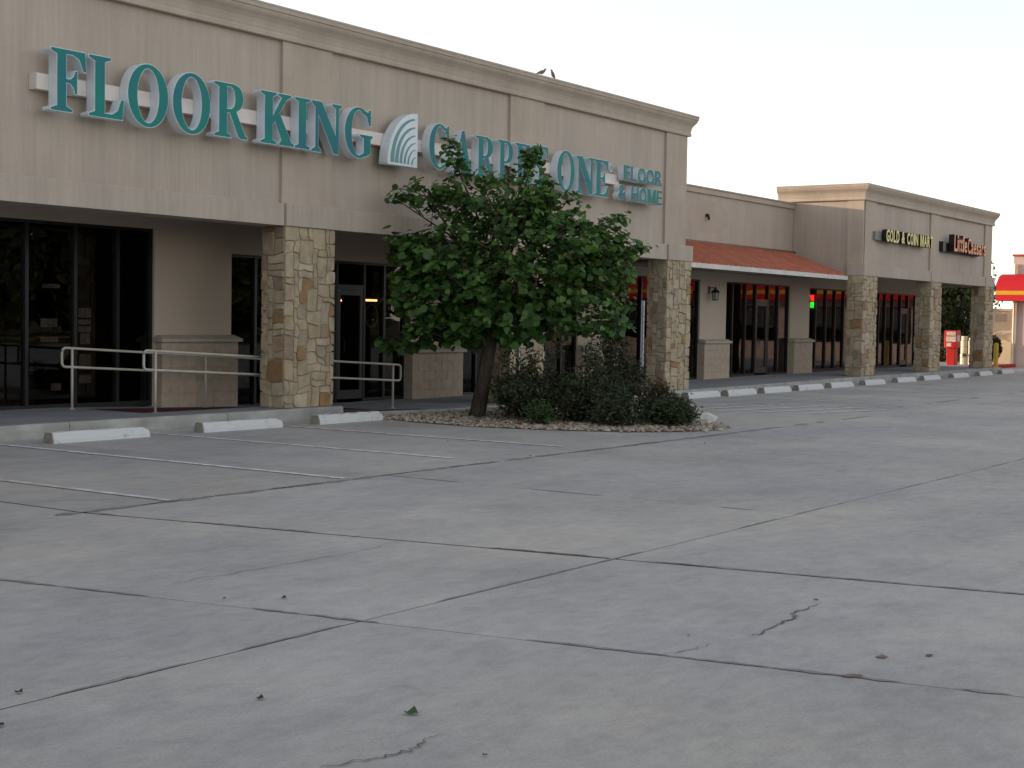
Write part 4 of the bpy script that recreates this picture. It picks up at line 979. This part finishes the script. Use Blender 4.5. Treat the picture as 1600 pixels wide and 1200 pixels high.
blob_tree('oak_tree', 79, 26.6, 5.6, 3.0, 2.9, 'dark tree filling the gap left of the end column', 'tree', 7000, FAR, 23, leaf=.24)
def bush(x, y, r, h, label, n, mats, seed, sy=1.0, name='round_bush', leaf=.07):
    rng = random.Random(seed); t = thing(name, label, 'bush', (x, y, .1)); lf = MB()
    MB().tube([(x, y, 0), (x, y, h*.6)], [.06, .02], 6).build('stem', M_bark, t)
    for k in range(n):
        d = Vector((rng.gauss(0, 1), rng.gauss(0, 1), rng.gauss(0, 1))).normalized(); q = rng.uniform(.7, 1.03)
        p = Vector((x+d.x*r*q, y+d.y*r*sy*q, .12+h*.5+d.z*h*.5*q)); nn = (d+Vector((rng.gauss(0, .6), rng.gauss(0, .6), rng.gauss(0, .6)))).normalized(); u = nn.orthogonal().normalized(); u = Matrix.Rotation(rng.uniform(0, 6.28), 3, nn) @ u; v = nn.cross(u); s = leaf*rng.uniform(.7, 1.4)
        lf.add([p-u*s, p+v*s*.6, p+u*s, p-v*s*.6], [(0, 1, 2, 3)], rng.choice([0, 0, 1]))
    o = lf.build('foliage', mats, t, fix=False); o['kind'] = 'stuff'
bush(68.0, 20.35, .62, 1.35, 'clipped round bush at the foot of the tan wall', 2600, FAR, 31)
bush(67.0, 22.2, .9, 1.3, 'brownish hedge behind the red newspaper box', 3000, [mat('hedge_brown', (.045, .035, .018), .7, .2, var=.4, vscale=6, trans=.15), mat('hedge_rust', (.13, .07, .03), .7, .2, trans=.15)], 32, 2.2, 'hedge')
# across the street, mirrored in the shop glass
struct(MB().box(-60, 120, -38, -28, -.13, -.03).build('road', M_road)); struct(MB().box(-60, 67, -28, -26.02, -.13, .06).build('verge', M_grass)); struct(MB().box(-60, 120, -75, -38.01, -.13, .07).build('far_lawn', M_grass))
spots = [('leftmost', 20), ('second', 26), ('third', 32), ('fourth', 38), ('fifth', 44), ('sixth', 50), ('seventh', 56), ('eighth', 62), ('ninth', 68), ('tenth', 74), ('eleventh', 80), ('twelfth', 86), ('thirteenth', 92), ('rightmost', 98)]
protoT = None
for i, (nm, x) in enumerate(spots):
    lab = 'dark street tree mirrored in the shop windows, %s of its row' % nm
    if protoT is None:
        protoT = blob_tree('street_tree', x, -43, 11, 5.8, 5.0, lab, 'tree', 7000, FAR, 51, 'trees across the street', leaf=.75)
    else:
        t = protoT.copy(); C.objects.link(t); t.location = (x, -43-(6 if i % 2 else 0)+random.uniform(-1, 1), 0); t.rotation_euler.z = i*1.9; t.scale = (1, 1, random.uniform(.9, 1.15)); t['label'] = lab
        for ch in list(protoT.children):
            c = ch.copy(); C.objects.link(c); c.parent = t

# ------------------------------------------------------------------ small marks on the lot
def ribbon(pts, wd, name, m, z=.005):
    mb = MB(); vs = []; fs = []; rng = random.Random(len(pts)*7)
    P = []
    for a, b in zip(pts, pts[1:]):
        for k in range(5): t = k/5; P.append((a[0]+(b[0]-a[0])*t+rng.gauss(0, .012), a[1]+(b[1]-a[1])*t+rng.gauss(0, .012)))
    P.append(pts[-1])
    for i, p in enumerate(P):
        a, b = P[max(0, i-1)], P[min(len(P)-1, i+1)]; d = Vector((b[0]-a[0], b[1]-a[1])).normalized(); w_ = wd*rng.uniform(.3, 1.3)*(.3+.7*math.sin(math.pi*min(1, (i+.5)/len(P))))
        vs += [(p[0]-d.y*w_, p[1]+d.x*w_, z), (p[0]+d.y*w_, p[1]-d.x*w_, z)]
        if i: fs.append((2*i-2, 2*i-1, 2*i+1, 2*i))
    mb.add(vs, fs); return mb.build(name, m, lot)
def gpt(px, py):
    r = fwd*2300+right*(px-800)+upv*(600-py); t = -CAMH/r.z; return (r.x*t, r.y*t)
ribbon([gpt(*p) for p in [(1283, 944), (1262, 951), (1240, 958), (1243, 966), (1215, 976), (1190, 990), (1175, 994)]], .008, 'crack', M_crack)
ribbon([gpt(*p) for p in [(690, 1150), (660, 1158), (655, 1168), (625, 1178), (595, 1184), (540, 1194), (500, 1200)]], .006, 'crack', M_crack)
ribbon([gpt(*p) for p in [(270, 912), (380, 893), (480, 876), (560, 862), (620, 846)]], .004, 'crack', M_crack)
ribbon([gpt(*p) for p in [(1110, 1008), (1070, 1018), (1030, 1024)]], .004, 'crack', M_crack)
M_dirt = mat('joint_dirt', (.27, .262, .255), .9, .1, var=.3, vscale=9, detail=8)
def dirt_line(p0, p1, wd, seed, name='joint_dirt', m=None, fill=.6, z=.0035):
    """broken, uneven smears of dirt and chipped edge along a joint"""
    rng = random.Random(seed); a, b = Vector(p0), Vector(p1); L = (b-a).length; d = (b-a).normalized(); n = Vector((-d.y, d.x)); t = 0; mb = MB()
    while t < L:
        ln = rng.uniform(.15, .9); k = max(4, int(ln/.05)); vs = []; fs = []
        if rng.random() < fill:
            for i in range(k+1):
                q = min(t+ln*i/k, L); e = math.sin(math.pi*min(1, max(0, i/k)))**.5; c = a+d*q
                w1, w2 = wd*rng.uniform(.25, 1.0)*e+.002, wd*rng.uniform(.25, 1.0)*e+.002
                vs += [(c.x+n.x*w1, c.y+n.y*w1, z), (c.x-n.x*w2, c.y-n.y*w2, z)]
                if i: fs.append((2*i-2, 2*i-1, 2*i+1, 2*i))
            mb.add(vs, fs)
        t += ln
    return mb.build(name, m or M_dirt, lot)
dirt_line((-2, 10.35), (27, 10.35), .085, 1, fill=.75); dirt_line((6.5, 10.35), (24, 10.35), .03, 2, 'joint_chip', M_crack, .4, .0045)
dirt_line((2, 5.47), (24, 5.47), .02, 3, fill=.5); dirt_line((xline(6, 10.3), 10.3), (xline(6, 1), 1), .04, 4, fill=.7); dirt_line((xline(6, 9.5), 9.5), (xline(6, 2), 2), .03, 5, 'joint_chip', M_crack, .35, .0045)
dirt_line((xline(5, 10.3), 10.3), (xline(5, 1), 1), .03, 6, fill=.5); dirt_line((12.6, 10.3), (12.6, 5.5), .02, 7, fill=.5); dirt_line((28, 11.0), (60, 11.6), .1, 8, fill=.5)
def splat(px, py, rx, ry, m, name, seed, z=.0055):
    rng = random.Random(seed); c = gpt(px, py); n = 16
    vs = []
    for k in range(n):
        a = 2*math.pi*k/n; q = gpt(px+rx*math.cos(a)*rng.uniform(.6, 1.2), py+ry*math.sin(a)*rng.uniform(.6, 1.2)); vs.append((q[0], q[1], z))
    return MB().add(vs, [tuple(range(n))]).build(name, m, lot)
splat(1333, 1057, 20, 3, M_rust, 'stain', 1); splat(1378, 1027, 9, 3, M_rust, 'stain', 2); splat(1452, 1025, 6, 2, M_crack, 'stain', 3)
for i, (px, py, s) in enumerate([(640, 1118, 1.2), (405, 1094, .7), (348, 936, .5), (443, 936, .7), (830, 713, .7), (1103, 693, .8), (26, 1084, .7), (1077, 994, .35), (760, 1182, .4), (700, 690, .6), (5, 1135, .8), (1275, 938, .6)]):
    c = gpt(px, py); rng = random.Random(200+i)
    mb = MB(); mb.add([(Vector((v[0]*.045*s, v[1]*.045*s, abs(v[2])*.12*s+.002))) for v in LV], LF)
    o = mb.build('fallen_leaf', M_debris if i else LEAF[0], base=(0, 0, 0)); o.location = (c[0], c[1], .004); o.rotation_euler = (0, 0, rng.uniform(0, 6.28))
    tag(o, ['curled green fallen leaf at the bottom of the photo', 'dark fallen leaf at lower left of the lot'][i] if i < 2 else ['', '', 'dark leaf scrap on the pale slab left of centre', 'larger dark leaf scrap right beside another on the slab left of centre', 'reddish leaf scrap on the lot in front of the shrub bed', 'dark leaf scrap right of the bed tip', 'brown leaf scrap near the left edge of the foreground', 'tiny scrap in the middle of the foreground slab', 'tiny scrap at the bottom edge of the photo', 'small scrap among the left parking stripes', 'brown curled scrap at the lower left corner', 'dark scrap at the head of the long crack'][i], 'leaf', 'leaf scraps on the lot')
